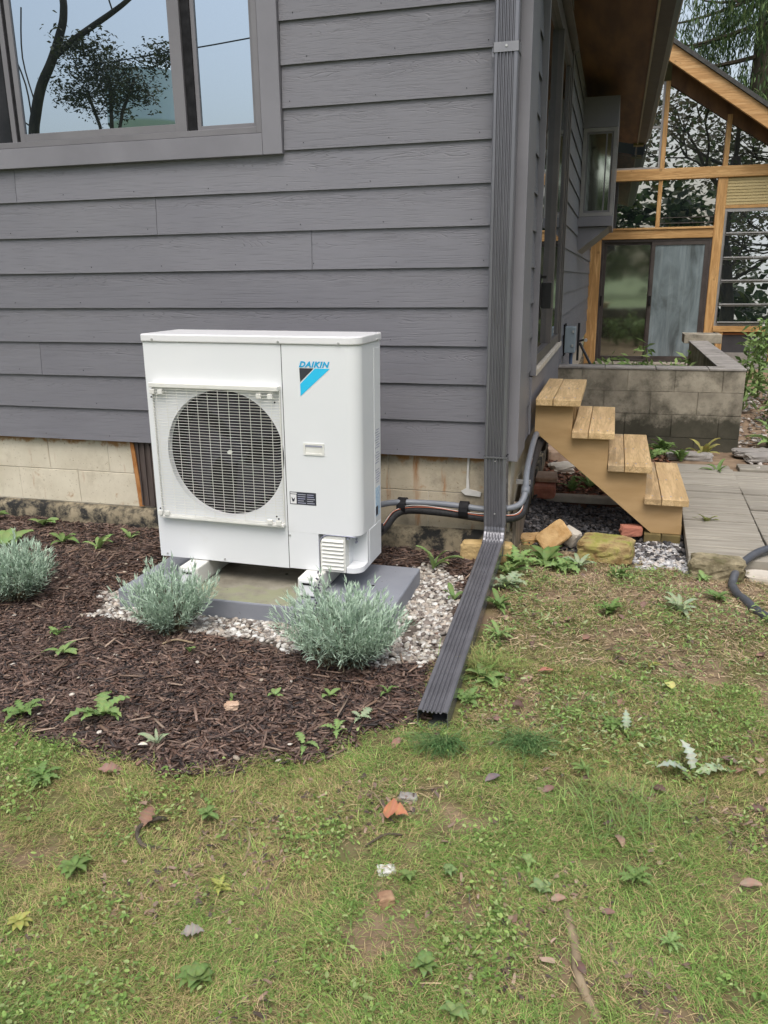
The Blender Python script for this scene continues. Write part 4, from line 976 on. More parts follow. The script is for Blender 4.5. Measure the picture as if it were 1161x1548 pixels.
rock('concrete_chunk', 'rough grey rock beside the far pale brick', 'stone', (.12, 2.05, -.50), (.16, .14, .08), 24, 'palestone', rough=.1, seed=14)
rock('concrete_chunk', 'white concrete lump among the red rubble under the stairs', 'stone', (.40, 1.95, -.49), (.16, .12, .10), -14, 'palestone', rough=.05, seed=11)
rock('concrete_chunk', 'long pale broken slab lying behind the white lump', 'stone', (.24, 2.45, -.49), (.34, .16, .08), -34, 'palestone', rough=.07, seed=12)
rock('edging_strip', 'pale concrete edging strip between gravel and red rubble', 'edging', (.30, 1.36, -.535), (.50, .06, .05), 1, 'palestone', rough=.02, seed=13)
for i, (x, y) in enumerate(((1.05, 2.72), (1.56, 2.95), (1.62, 2.80))):
    rock('edging_stone', ('long flat grey edging stone below the block wall', 'flat grey stone right of the block wall corner', 'small flat grey stone by the wall corner')[i], 'stone', (x, y, -.505), (.34, .14, .06), (-6, 4, 20)[i], 'cap', rough=.05, seed=20 + i)
rock('brick_bit', 'small square bit of tan brick in the lawn', 'brick', (-.005, -2.31, -.545), (.038, .032, .03), 28, 'bittan', rough=.05, seed=31)
rock('orange_pebble', 'orange brown stone lying in the mulch', 'stone', (-.83 + .12, -1.66, -.50), (.045, .03, .02), 20, 'brickpale', rough=.1, seed=32)
rock('grey_pebble', 'white pebble in the lawn beside the brick bit', 'stone', (-.03, -2.22, -.545), (.045, .03, .02), 20, 'caulk', rough=.1, seed=33)
rock('grey_pebble', 'flat grey pebble next to the orange leaf', 'stone', (-.045, -1.945, -.53), (.05, .03, .016), 5, 'cap', rough=.1, seed=34)
rock('yellow_post', 'short yellow painted stub at the right edge beyond the paving', 'post', (1.79, 3.2, -.42), (.05, .05, .22), 5, 'sandstone', rough=.02, seed=35)

# garden hose
hp = [(p.x, p.y, max(p.z, float(gz(p.x, p.y)) + .017)) for p in smooth([(1.9, .50, -.46), (1.45, .46, -.45), (1.22, .33, -.46), (1.10, .17, -.475), (1.035, .02, -.50), (1.01, -.12, -.6), (1.025, -.30, -.6), (1.065, -.48, -.6), (1.17, -.70, -.6), (1.5, -1.0, -.6), (2.0, -1.3, -.6)], 8)]
solo('drain_hose', 'thick dark grey hose curving over the soil at the right edge', 'hose', MB().tube(hp, .0185, 14), 'hose', smooth=True)

# ================================================================== TREES
def leafcloud(centers, n_per, spread, size, cols, droop=0.0, asp=.45, seedn=0):
    r_ = np.random.default_rng(seedn); centers = np.asarray(centers); n = len(centers) * n_per
    P = np.repeat(centers, n_per, 0) + r_.normal(0, 1, (n, 3)) * np.asarray(spread)
    Vt = np.array([(0, 0, 0), (.5, -.5, .08), (1, 0, 0), (.5, .5, .08)], float)
    az = r_.random(n) * 6.283; pit = r_.uniform(-.6, .9, n) + droop; rol = r_.uniform(-1, 1, n)
    s = size * r_.uniform(.6, 1.3, n); S = np.stack([s, s * asp, s], -1)
    cols = np.asarray(cols); cc = cols[r_.integers(0, len(cols), n)] * r_.uniform(.7, 1.3, (n, 1))
    return stamp(Vt, [np.array([[0, 1, 2, 3]])], P, rotm(az, pit, rol), S, cc)
def branchy(root_pts, r0, depth, seedn, spread=.6, lenf=.72, updir=.15):
    """recursive limbs from a polyline trunk; returns MB and twig tips"""
    rr = random.Random(seedn); mb = MB(); tips = []
    mb.tube(root_pts, [r0 * (1 - .45 * i / (len(root_pts) - 1)) for i in range(len(root_pts))], 10)
    def grow(p, d, L, r, k):
        if k == 0 or r < .006: tips.append(p); return
        mid = p + d * L * .5 + Vector((rr.uniform(-1, 1), rr.uniform(-1, 1), rr.uniform(-1, 1))) * L * .10; e = p + d * L
        mb.tube([p, mid, e], [r * .6, r * .48, r * .36], 6, False); tips.append(mid) if k < 3 else None
        for _ in range(3 if k > 1 else 2):
            nd = (d + Vector((rr.uniform(-1, 1), rr.uniform(-1, 1), rr.uniform(-1, 1) + updir)) * spread * 1.3).normalized()
            grow(e, nd, L * lenf * rr.uniform(.8, 1.15), r * .6, k - 1)
    return mb, tips, grow
def cloud_obj(name, parent, data, mat='leafv'):
    V, F, c = data; o = link(name, arrmesh(name, V, F, c, M[mat]), parent, (0, 0, 0)); return o
# weeping spruce trees beyond the sunroom
def spruce(x, y, H, label, seedn, dens=1.0):
    t = thing('spruce_tree', label, 'tree', (x, y, -.6), group='weeping spruces beyond the sunroom'); rr = random.Random(seedn)
    part('trunk', MB().tube([(x, y, -.7), (x + .1, y, H * .5), (x, y, H)], [.34, .22, .04], 10), 'bark', t, smooth=True)
    limbs = MB(); cen = []
    z = 1.8
    while z < H - .5:
        for _ in range(5):
            a_ = rr.random() * 6.283; L = (1 - z / H) ** .75 * rr.uniform(3.4, 4.8) + .5
            pts = [Vector((x, y, z))]
            for k in range(1, 7):
                s = k / 6; pts.append(Vector((x + math.cos(a_) * L * s, y + math.sin(a_) * L * s, z - .9 * s + .75 * s * s * s)))
            limbs.tube(pts, [.055, .045, .035, .028, .02, .012, .006], 5, False)
            for k in range(2, 7):
                for _ in range(int(4 * dens)):
                    s = rr.uniform(k - 1, k) / 6; j = min(int(s * 6), 5); p = pts[j].lerp(pts[j + 1], s * 6 - j) + Vector((rr.uniform(-.3, .3), rr.uniform(-.3, .3), 0))
                    h = rr.uniform(.5, 1.3)
                    for q in range(int(h / .13)): cen.append((p.x + rr.uniform(-.04, .04), p.y + rr.uniform(-.04, .04), p.z - q * .13))
        z += rr.uniform(.5, .8)
    part('limbs', limbs, 'darkbark', t)
    cen = np.array(cen)
    cloud_obj('foliage', t, leafcloud(cen, 5, (.05, .05, .06), .17, [(.07, .12, .045), (.10, .16, .055), (.045, .085, .035), (.14, .19, .07)], droop=1.15, asp=.17, seedn=seedn))
spruce(3.3, 18.5, 17, 'tall weeping spruce rising behind the sunroom roof, nearest the ridge', 3, 1.0)
spruce(6.3, 19.5, 15, 'weeping spruce at the right behind the sunroom roof', 4, .9)
spruce(9.6, 21.5, 15, 'weeping spruce outside the frame to the right', 9, .6)
# trees behind the photographer, seen in the window reflections
def maple(base, trunk_pts, r0, arms, label, seedn, leafsize=.15, per=26, cols=((.06, .07, .025), (.09, .085, .03), (.04, .05, .02)), depth=4, spread_leaf=.28):
    t = thing('maple_tree', label, 'tree', base); mb, tips, grow = branchy([Vector(p) for p in trunk_pts], r0, depth, seedn)
    for p, d, L, r in arms: grow(Vector(p), Vector(d).normalized(), L, r, depth)
    part('trunk', mb, 'darkbark', t, smooth=True)
    if per: cloud_obj('crown', t, leafcloud([tuple(p) for p in tips], per, (spread_leaf,) * 3, leafsize, cols, asp=.7, seedn=seedn))
    return t
t = thing('old_tree', 'forked bare limbed tree mirrored in the front window', 'tree', (-10.4, -10, -.6))
lm = MB()
tp = [(-10.3, -10, -.7), (-10.25, -10, 1.5), (-10.12, -10, 3.3), (-10.0, -10, 3.83), (-9.82, -10, 4.26), (-9.56, -10, 4.62), (-9.34, -10, 5.0), (-9.2, -10, 5.35), (-9.22, -10, 5.8), (-9.6, -10, 7.2), (-9.4, -10.2, 8.6)]
lm.tube(smooth(tp, 5), [.115 - .0013 * i for i in range(51)], 10)
br = [(-9.50, -10, 4.70), (-9.06, -10, 4.93), (-8.64, -10, 5.12), (-8.22, -10, 5.30), (-7.86, -10, 5.48), (-7.2, -10, 5.9), (-6.6, -10, 6.8)]
lm.tube(smooth(br, 5), [.062 - .0011 * i for i in range(31)], 8)
for pts in ([(-10.05, -10, 3.55), (-10.6, -10, 3.95), (-10.9, -10.1, 4.5)], [(-8.22, -10, 5.3), (-8.3, -10, 5.7), (-8.2, -10, 6.4)], [(-10.0, -10, 4.0), (-10.3, -10.2, 4.8), (-10.2, -10.2, 5.6)], [(-10.1, -10, 3.6), (-10.15, -10, 4.3), (-10.4, -10, 5.0)]):
    lm.tube(smooth(pts, 4), .014, 6)
part('trunk', lm, 'darkbark', t, smooth=True)
cc = [(-9.1 + random.gauss(0, .35), -10 + random.gauss(0, .3), 4.75 + random.gauss(0, .12)) for _ in range(14)]
cloud_obj('leaves', t, leafcloud(cc, 22, (.12, .12, .10), .11, [(.05, .055, .02), (.07, .07, .025)], asp=.5, seedn=3))
t = thing('young_tree', 'small leafy tree mirrored in the front window', 'tree', (-8.6, -10, -.6))
part('trunk', MB().tube([(-8.75, -10.3, -.7), (-8.72, -10.3, 2.5), (-8.6, -10.3, 4.4)], [.08, .06, .02], 8).tube([(-8.72, -10.3, 2.5), (-8.9, -10.3, 3.6), (-9.1, -10.3, 4.2)], .03, 6).tube([(-8.70, -10.3, 2.9), (-8.4, -10.3, 3.8), (-8.1, -10.3, 4.3)], .03, 6), 'darkbark', t)
rr = random.Random(5); cc = []
for _ in range(190):
    a_ = rr.random() * 6.283; q = math.sqrt(rr.random()); cc.append((-8.75 + .80 * q * math.cos(a_), -10.3 + rr.uniform(-.5, .5), 4.38 + .58 * q * math.sin(a_) * (1 - .3 * abs(math.cos(a_))) - .25 * abs(math.cos(a_)) * q))
for _ in range(28): cc.append((-7.6 + rr.uniform(-.35, .35), -10.3, 4.6 + rr.uniform(-.12, .14)))
cloud_obj('crown', t, leafcloud(cc, 26, (.10, .2, .08), .075, [(.05, .06, .02), (.075, .08, .03), (.035, .045, .015)], asp=.5, seedn=8))
# water tower
wt = thing('water_tower', 'pale teal water tower mirrored in the front window', 'water tower', (-61, -103, -.6))
TX, TY = -61.6, -102.4
prof = [(0, 28.5), (2, 28.4), (4, 27.95), (5.2, 27.45), (5.7, 27.12), (5.8, 27.0), (5.8, 26.8), (5.8, 21.2), (5.8, 21.0), (5.7, 20.9), (5.3, 20.3), (4.2, 19.6), (2.2, 19.0), (1.3, 17.5), (1.2, 0)]
seg = 40; V = [(TX + r * math.cos(2 * math.pi * k / seg), TY + r * math.sin(2 * math.pi * k / seg), z) for r, z in prof for k in range(seg)]
F = [(i * seg + k, (i + 1) * seg + k, (i + 1) * seg + (k + 1) % seg, i * seg + (k + 1) % seg) for i in range(len(prof) - 1) for k in range(seg)]
part('tank', MB().add(V, F), 'teal', wt, smooth=True)
Vt_, Ft_, wq = text_mesh('C', 2.6)
dv = Vector((.418 - TX, 3.79 - TY, 0)).normalized()  # towards the mirrored viewpoint
side = Vector((-dv.y, dv.x, 0)); cc = Vector((TX, TY, 23.0)) + dv * 5.85
part('tank_letter', MB().add([tuple(cc + side * (5.1 - x * .8) + dv * (-2.1) + Vector((0, 0, y))) for x, y, z in Vt_], Ft_), 'tealgrey', wt)
# power line
pl = thing('power_line', 'thin utility cable mirrored in the front window', 'cable', (-6, -10, 4.6))
part('cable', MB().tube([(-9, -10, 4.5), (-6.77, -10, 4.64), (-5.6, -10, 4.72), (2, -10, 5.3)], .012, 5), 'cable', pl)
# big trees behind the photographer for the sunroom glass
maple((5, -15, -.6), [(5, -15, -.7), (5.1, -15, 3), (4.8, -15, 5.5)], .35, [((5.1, -15, 3), (-.6, .3, .8), 2.6, .18), ((5.0, -15, 4), (.8, .2, .6), 2.6, .16), ((4.8, -15, 5.5), (0, 0, 1), 2.4, .2), ((4.9, -15, 5), (-1, 0, .5), 2.4, .13), ((5, -15, 4.6), (.3, -.8, .5), 2.4, .13)], 'broad copper leaved tree mirrored in the sunroom gable glass', 11, .25, 8, ((.14, .12, .08), (.18, .16, .09), (.12, .16, .07)), 4, .50)
maple((10, -17, -.6), [(10, -17, -.7), (10, -17, 3), (9.8, -17, 6)], .35, [((10, -17, 3), (-.6, .3, .7), 2.6, .18), ((10, -17, 4), (.8, .2, .6), 2.6, .16), ((9.8, -17, 6), (0, 0, 1), 2.5, .2), ((10, -17, 5), (-1, 0, .3), 2.5, .13)], 'broad tree at the right mirrored in the louvre windows', 12, .25, 8, ((.13, .13, .08), (.16, .16, .09), (.13, .18, .08)), 4, .50)
def belt():
    r_ = np.random.default_rng(44); cen = []
    for i in range(46):
        x = -30 + i * 2.4 + r_.uniform(-1, 1); y = -48 + r_.uniform(-6, 6)
        H = r_.uniform(5.0, 9.5) * (.62 if x < -12 else 1.15)
        for _ in range(34):
            a_ = r_.random() * 6.283; q = math.sqrt(r_.random()) * 2.4; zz = r_.uniform(.2, 1); cen.append((x + q * math.cos(a_) * (1.2 - .6 * zz), y + q * math.sin(a_), H * zz - .6))
    V, F, c = leafcloud(cen, 11, (.55, .55, .5), .9, [(.035, .07, .02), (.06, .10, .03), (.03, .05, .018), (.08, .10, .03)], asp=.7, seedn=45)
    o = link('far_wood', arrmesh('far_wood', V, F, c, M['leafv'])); o['kind'] = 'stuff'; o['label'] = 'distant green wood mirrored in the glass'; o['category'] = 'wood'
belt()
def sidebelt():
    r_ = np.random.default_rng(46); cen = []
    for i in range(16):
        x = 16 + r_.uniform(-3, 3); y = -12 + i * 2.6; H = r_.uniform(6, 10)
        for _ in range(30):
            a_ = r_.random() * 6.283; q = math.sqrt(r_.random()) * 2.2; zz = r_.uniform(.1, 1); cen.append((x + q * math.cos(a_), y + q * math.sin(a_), H * zz - .6))
    for i in range(14):
        x = 1.5 + i * 2.0 + r_.uniform(-.5, .5); y = 27 + r_.uniform(-2, 2); H = r_.uniform(4, 7)
        for _ in range(26):
            a_ = r_.random() * 6.283; q = math.sqrt(r_.random()) * 2.0; zz = r_.uniform(.1, 1); cen.append((x + q * math.cos(a_), y + q * math.sin(a_), H * zz - .6))
    V, F, c = leafcloud(cen, 10, (.5, .5, .5), .8, [(.04, .075, .02), (.06, .10, .03), (.03, .05, .018)], asp=.7, seedn=47)
    o = link('hedgerow', arrmesh('hedgerow', V, F, c, M['leafv'])); o['kind'] = 'stuff'; o['label'] = 'green hedgerow trees around the garden'; o['category'] = 'wood'
sidebelt()
#@@GROUNDCOVER
# ================================================================== MULCH, GRAVEL
ico_v = []
ph = (1 + 5 ** .5) / 2
for a_ in (-1, 1):
    for b_ in (-ph, ph): ico_v += [(0, a_, b_), (a_, b_, 0), (b_, 0, a_)]
ico_v = np.array(ico_v) / math.hypot(1, ph)
def hull_faces(V):
    F = []; n = len(V)
    d = np.sort(np.linalg.norm(V[:, None] - V[None], axis=-1)[0])[1] * 1.05
    for i in range(n):
        for j in range(i + 1, n):
            for k in range(j + 1, n):
                if all(np.linalg.norm(V[p] - V[q]) < d for p, q in ((i, j), (j, k), (i, k))):
                    nrm = np.cross(V[j] - V[i], V[k] - V[i]); F.append((i, j, k) if nrm @ V[i] > 0 else (i, k, j))
    return np.array(F)
ico_f = hull_faces(ico_v)
def stones(name, n, sampler, smin, smax, cols, label, seedn, lift=.3, flat=.7, layers=1):
    r_ = np.random.default_rng(seedn); X, Y = sampler(r_, n); n = len(X)
    s = r_.uniform(smin, smax, n) * (r_.random(n) ** .5 * .5 + .6)
    S = np.stack([s * r_.uniform(.8, 1.4, n), s * r_.uniform(.7, 1.1, n), s * r_.uniform(.5, .9, n) * flat], -1)
    Z = gz(X, Y) + S[:, 2] * lift + r_.random(n) * smax * layers
    cols = np.asarray(cols); cc = cols[r_.integers(0, len(cols), n)] * r_.uniform(.75, 1.2, (n, 1))
    V, F, c = stamp(ico_v, [ico_f], np.stack([X, Y, Z], -1), rotm(r_.random(n) * 6.28, r_.uniform(-.5, .5, n), r_.uniform(-.5, .5, n)), S, cc, jit=.35)
    o = link(name, arrmesh(name, V, F, c, M['stonev'])); o['kind'] = 'stuff'; o['label'] = label; o['category'] = 'gravel'; return o
def samp_poly(P, x0, x1, y0, y1, cond=None):
    def f(r_, n):
        X = r_.uniform(x0, x1, n * 3); Y = r_.uniform(y0, y1, n * 3); k = inpoly(X + (fbm(X, Y, 9, 141) - .5) * .22, Y + (fbm(X, Y, 9, 142) - .5) * .22, P) if P is not None else np.ones(n * 3, bool)
        if cond is not None: k &= cond(X, Y)
        return X[k][:n], Y[k][:n]
    return f
stones('white_gravel', 5200, samp_poly(GRX, -1.85, -.05, -1.35, -.15, lambda X, Y: ~((X > -1.585) & (X < -.375) & (Y > -.96) & (Y < -.39)) & (fbm(X, Y, 7, 71) > np.where((X < -.6) & (X > -1.5), .36, .22))), .008, .0165, [(.42, .39, .34), (.52, .50, .46), (.35, .31, .27), (.60, .59, .56), (.27, .245, .22), (.44, .38, .32), (.19, .16, .14)], 'pale rounded gravel around the pad', 61, layers=.5)
stones('scattered_pebbles', 160, lambda r_, n: (r_.uniform(-2.4, -.15, n), r_.uniform(-1.9, -.2, n)), .006, .012, [(.5, .46, .4), (.4, .34, .27)], 'pale pebbles scattered over the mulch', 66, layers=1.0)
stones('wet_gravel', 3800, lambda r_, n: (r_.uniform(-.0, .86, n), r_.uniform(.30, 1.36, n)), .009, .018, [(.05, .05, .055), (.085, .083, .088), (.035, .034, .036), (.14, .13, .13), (.075, .065, .06)], 'dark wet gravel beneath the stairs', 62, layers=.9)
stones('grey_gravel', 1100, samp_poly([(.53, .58), (.52, .25), (.62, .16), (.86, .16), (.87, .68), (.76, .68), (.62, .66)], .5, .9, .1, .95), .009, .017, [(.42, .42, .42), (.55, .54, .53), (.30, .30, .31), (.48, .44, .40)], 'light grey gravel beside the paving', 63, layers=.7)
stones('red_rubble', 2600, lambda r_, n: (r_.uniform(0, .9, n), r_.uniform(1.38, 3.1, n)), .010, .024, [(.26, .10, .06), (.20, .09, .055), (.12, .07, .045), (.30, .16, .10), (.08, .05, .035)], 'red brick rubble and chips behind the gravel', 64, flat=.35)
stones('path_gravel', 2000, lambda r_, n: (r_.uniform(1.48, 3.1, n), r_.uniform(2.3, 7, n)), .012, .03, [(.30, .27, .24), (.42, .39, .36), (.2, .18, .16), (.24, .16, .11)], 'gravel beyond the block wall', 65, flat=.5)

def chips(name, n, sampler, cols, label, seedn, L=(.02, .075), W=(.004, .011), T=(.002, .005), lift=.009, tilt=.16, flat=False):
    r_ = np.random.default_rng(seedn); X, Y = sampler(r_, n); n = len(X)
    Vt = np.array([(-.5, -.5, -.5), (.5, -.32, -.5), (.46, .38, -.5), (-.42, .5, -.5), (-.5, -.42, .5), (.44, -.3, .35), (.5, .3, .5), (-.46, .36, .4)], float)
    Ft = [np.array([(0, 3, 2, 1), (4, 5, 6, 7), (0, 1, 5, 4), (1, 2, 6, 5), (2, 3, 7, 6), (3, 0, 4, 7)])]
    if flat:
        Vt = np.array([(-.5, -.5, -.3), (-.42, .5, -.3), (.05, -.45, .5), (.0, .5, .6), (.5, -.3, -.2), (.47, .36, -.3)], float); Ft = [np.array([(0, 2, 3, 1), (2, 4, 5, 3)])]
    l = r_.uniform(L[0], L[1], n) * r_.random(n) ** .6 + L[0] * .6
    S = np.stack([l, r_.uniform(*W, n) * (.6 + .5 * l / L[1]), r_.uniform(*T, n)], -1)
    Z = gz(X, Y) + r_.random(n) * lift + .001
    az = np.pi * fbm(X, Y, 3, seedn) * 2 + r_.normal(0, .9, n)
    cols = np.asarray(cols); cc = cols[r_.integers(0, len(cols), n)] * r_.uniform(.65, 1.35, (n, 1))
    V, F, c = stamp(Vt, Ft, np.stack([X, Y, Z], -1), rotm(az, r_.normal(0, tilt, n), r_.normal(0, .3, n)), S, cc, jit=.3)
    o = link(name, arrmesh(name, V, F, c, M['chipv'])); o['kind'] = 'stuff'; o['label'] = label; o['category'] = 'mulch'; return o
def bed_samp(r_, n):
    X = r_.uniform(-3.4, .0, n * 3); Y = r_.uniform(-2.15, .03, n * 3)
    near = r_.random(n * 3) < np.clip(1.15 - (Y + 2.1) * .28, .3, 1)
    k = (bedmask(X, Y) > r_.random(n * 3) * .8 + .1) & near & ~((X > -1.6) & (X < -.36) & (Y > -.97) & (Y < -.38)) & ~(inpoly(X, Y, GRX) & (r_.random(n * 3) > .05))
    return X[k][:n], Y[k][:n]
MC = [(.12, .07, .05), (.085, .05, .038), (.10, .063, .050), (.048, .030, .025), (.14, .092, .072), (.062, .040, .032), (.028, .02, .018), (.19, .13, .10)]
chips('bark_mulch', 40000, bed_samp, MC, 'dark brown shredded bark mulch of the planting bed', 70)
chips('pale_wood_chips', 420, bed_samp, [(.22, .15, .11), (.17, .11, .075), (.27, .2, .15)], 'paler wood splinters lying on the mulch', 71, L=(.03, .10), W=(.006, .012), lift=.018)
chips('fine_mulch', 26000, bed_samp, MC, 'fine crumbs of bark between the larger pieces', 72, L=(.008, .02), W=(.003, .006), T=(.002, .004), lift=.006, flat=True)

# ================================================================== LAWN
def lawn_density(X, Y):
    d = (1 - bedmask(X, Y)) * (1 - .93 * dirtmask(X, Y))
    d = d * np.where(Y > -1.1, np.where(X > -.1, .20, 0), 1)
    d = d * (1 - sstep(-.5, .2, Y) * .8)
    d = d * np.where((X > -.02) & (Y > .12), 0, 1) * (np.abs(X + .07 + (Y + .9) * -.0) > .0)
    inside = (np.abs(X - (-.06 - .012 * Y)) < .06) & (Y > -1.57) & (Y < 0)
    return np.where(inside, 0, d)
def frustum(X, Y):   # keep what the photographed ground could show, with margin
    dx = X - .418; dy = Y + 3.787; u_ = dx * .9631 + dy * .2689; w_ = dx * -.2612 + dy * .924 + 1.36 * .279
    inn = (np.abs(u_) < .62 * w_ + .12) & (dy > .75)
    return inn | ((np.abs(u_) < 1.25 * w_ + .5) & (dy > .3) & (vnoise(X * 901.7, Y * 877.3, 5) < .38))
def blades(n, seedn, sampler, L, W, cols, lean=(.5, 1.25), name='lawn_grass', label='', cat='grass', colf=None):
    r_ = np.random.default_rng(seedn); X, Y = sampler(r_, n); n = len(X)
    az = 9.0 * fbm(X, Y, 3.5, 77, 3) + r_.normal(0, 1.5, n); l = r_.uniform(*L, n); w = r_.uniform(*W, n); le = r_.uniform(*lean, n)
    Z = gz(X, Y) - .003 + .010 * r_.random(n)
    dx, dy = np.cos(az), np.sin(az); sx_, sy_ = -dy, dx
    def pt(t, lift): return X + dx * l * t * np.sin(le) * (.6 + .4 * t), Y + dy * l * t * np.sin(le) * (.6 + .4 * t), Z + l * np.cos(le) * lift
    x1, y1, z1 = pt(.55, .66); x2, y2, z2 = pt(1.0, .82)
    V = np.stack([np.stack([X - sx_ * w / 2, Y - sy_ * w / 2, Z], -1), np.stack([X + sx_ * w / 2, Y + sy_ * w / 2, Z], -1),
                  np.stack([x1 - sx_ * w * .4, y1 - sy_ * w * .4, z1], -1), np.stack([x1 + sx_ * w * .4, y1 + sy_ * w * .4, z1], -1), np.stack([x2, y2, z2], -1)], 1).reshape(-1, 3)
    b = np.arange(n)[:, None] * 5
    cols = np.asarray(cols); cc = cols[r_.integers(0, len(cols), n)] * r_.uniform(.5, 1.45, (n, 1))
    if colf is not None: cc = colf(X, Y, cc, r_)
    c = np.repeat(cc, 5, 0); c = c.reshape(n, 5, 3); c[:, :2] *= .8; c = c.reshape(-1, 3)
    o = link(name, arrmesh(name, V, [b + np.array([[0, 1, 3, 2]]), b + np.array([[2, 3, 4]])], c, M['grassv'])); o['kind'] = 'stuff'; o['label'] = label; o['category'] = cat; return o
def lawn_samp(r_, n):
    m_ = n * 6; X = r_.uniform(-3.3, 2.6, m_); Y = -3.4 + (3.55) * r_.random(m_) ** 1.2
    k = frustum(X, Y) & (r_.random(m_) < lawn_density(X, Y) * sstep(.26, .60, fbm(X, Y, 3.2, 81) * .4 + fbm(X, Y, 16, 82) * .6))
    return X[k][:n], Y[k][:n]
def gcol(X, Y, cc, r_):
    g = sstep(.40, .62, fbm(X, Y, 2.4, 83) * .6 + fbm(X, Y, 9, 84) * .4)[:, None]
    dry = (r_.random(len(X)) < .34 + .3 * (1 - g[:, 0]))[:, None]
    straw = np.array([(.52, .41, .21)]) * r_.uniform(.6, 1.3, (len(X), 1))
    cc = cc * (1 - g * .5) + np.array([(.20, .42, .10)]) * g * .5
    return np.where(dry, straw, cc)
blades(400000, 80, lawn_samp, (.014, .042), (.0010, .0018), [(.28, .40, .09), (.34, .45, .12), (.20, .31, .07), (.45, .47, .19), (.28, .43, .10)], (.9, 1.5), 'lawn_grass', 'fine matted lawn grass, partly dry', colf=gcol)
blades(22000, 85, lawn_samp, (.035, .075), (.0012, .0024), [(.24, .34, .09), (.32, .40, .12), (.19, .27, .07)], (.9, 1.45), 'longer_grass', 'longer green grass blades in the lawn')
def straw_samp(r_, n):
    m_ = n * 6; X = r_.uniform(-.2, 1.75, m_); Y = r_.uniform(-1.6, .35, m_); k = (bedmask(X, Y) < .3) & (r_.random(m_) < .35 + .6 * sstep(-1.4, -.5, Y)) & ~((np.abs(X - (-.06 - .012 * Y)) < .06) & (Y < 0)) & ~((Y > .2) & (X > .03) & (fbm(X, Y, 8, 9) > .4))
    return X[k][:n], Y[k][:n]
chips('straw_litter', 22000, straw_samp, [(.33, .24, .14), (.42, .32, .20), (.24, .17, .10), (.28, .19, .12), (.50, .40, .26)], 'dry straw and litter on the bare soil by the downspout', 86, L=(.012, .055), W=(.0015, .004), T=(.001, .002), lift=.012, tilt=.2, flat=True)
def litter_samp(r_, n):
    m_ = n * 6; X = r_.uniform(-2.2, 1.75, m_); Y = -3.05 + 3.3 * r_.random(m_); k = frustum(X, Y) & (r_.random(m_) < np.maximum(lawn_density(X, Y), .25 * (X > .05)) * sstep(.42, .6, fbm(X, Y, 5, 131))) & ~((Y > .15) & (X > .0)) & ~((np.abs(X - (-.06 - .012 * Y)) < .06) & (Y > -1.57) & (Y < 0))
    return X[k][:n], Y[k][:n]
chips('leaf_litter', 6000, litter_samp, [(.16, .10, .075), (.22, .15, .11), (.10, .07, .055), (.28, .20, .15), (.07, .05, .04)], 'small dark crumbs of old leaves and bark in the lawn', 132, L=(.008, .030), W=(.004, .012), T=(.001, .003), lift=.016, tilt=.35, flat=True)
chips('dry_thatch', 30000, litter_samp, [(.33, .25, .13), (.44, .34, .19), (.24, .17, .09)], 'dry thatch lying flat in the lawn', 133, L=(.010, .045), W=(.001, .002), T=(.0008, .0015), lift=.016, tilt=.25, flat=True)
# tiny broad leaves of the ground cover (clover, plantain)
def ground_leaves(name, n, sampler, size, cols, label, seedn, h=(.004, .028), asp=(.5, 1.05)):
    r_ = np.random.default_rng(seedn); X, Y = sampler(r_, n); n = len(X)
    Vt = np.array([(0, 0, 0), (.35, -.34, .10), (.8, -.26, .10), (1, 0, .0), (.8, .26, .10), (.35, .34, .10), (.5, 0, -.02)], float)
    Ft = [np.array([(0, 1, 6), (1, 2, 6), (2, 3, 6), (3, 4, 6), (4, 5, 6), (5, 0, 6)])]
    s = r_.uniform(size[0], size[1], n); S = np.stack([s, s * r_.uniform(*asp, n), s], -1)
    Z = gz(X, Y) + r_.uniform(h[0], h[1], n)
    cols = np.asarray(cols); cc = cols[r_.integers(0, len(cols), n)] * r_.uniform(.75, 1.3, (n, 1))
    V, F, c = stamp(Vt, Ft, np.stack([X, Y, Z], -1), rotm(r_.random(n) * 6.283, r_.normal(-.1, .35, n), r_.normal(0, .35, n)), S, cc)
    o = link(name, arrmesh(name, V, F, c, M['leafv'])); o['kind'] = 'stuff'; o['label'] = label; o['category'] = 'ground cover'; return o
def clover_samp(r_, n):
    m_ = n * 16; X = r_.uniform(-3.3, 2.6, m_); Y = -3.4 + 3.5 * r_.random(m_) ** 1.1
    patch = sstep(.54, .64, fbm(X, Y, 4.2, 90) * .7 + fbm(X, Y, 13, 91) * .3)
    k = frustum(X, Y) & (r_.random(m_) < lawn_density(X, Y) * (.04 + patch))
    return X[k][:n], Y[k][:n]
ground_leaves('clover_patches', 17000, clover_samp, (.006, .016), [(.20, .31, .08), (.25, .35, .10), (.14, .23, .06), (.30, .38, .15)], 'clover and plantain leaves spread through the lawn', 92, h=(.008, .034))
def weedy_samp(r_, n):
    m_ = n * 10; X = r_.uniform(-.08, 1.7, m_); Y = r_.uniform(-1.7, .25, m_)
    patch = sstep(.46, .6, fbm(X, Y, 5, 94)); k = (r_.random(m_) < patch * .8 + .03) & ~((np.abs(X - (-.06 - .012 * Y)) < .06) & (Y > -1.57) & (Y < 0)) & ~((Y > .1) & (X > .3))
    return X[k][:n], Y[k][:n]
ground_leaves('weedy_cover', 7000, weedy_samp, (.008, .028), [(.20, .32, .09), (.28, .39, .13), (.14, .22, .07), (.36, .43, .22), (.32, .28, .13)], 'low weeds and scattered leaves on the soil right of the downspout', 95, h=(.010, .045), asp=(.15, .6))
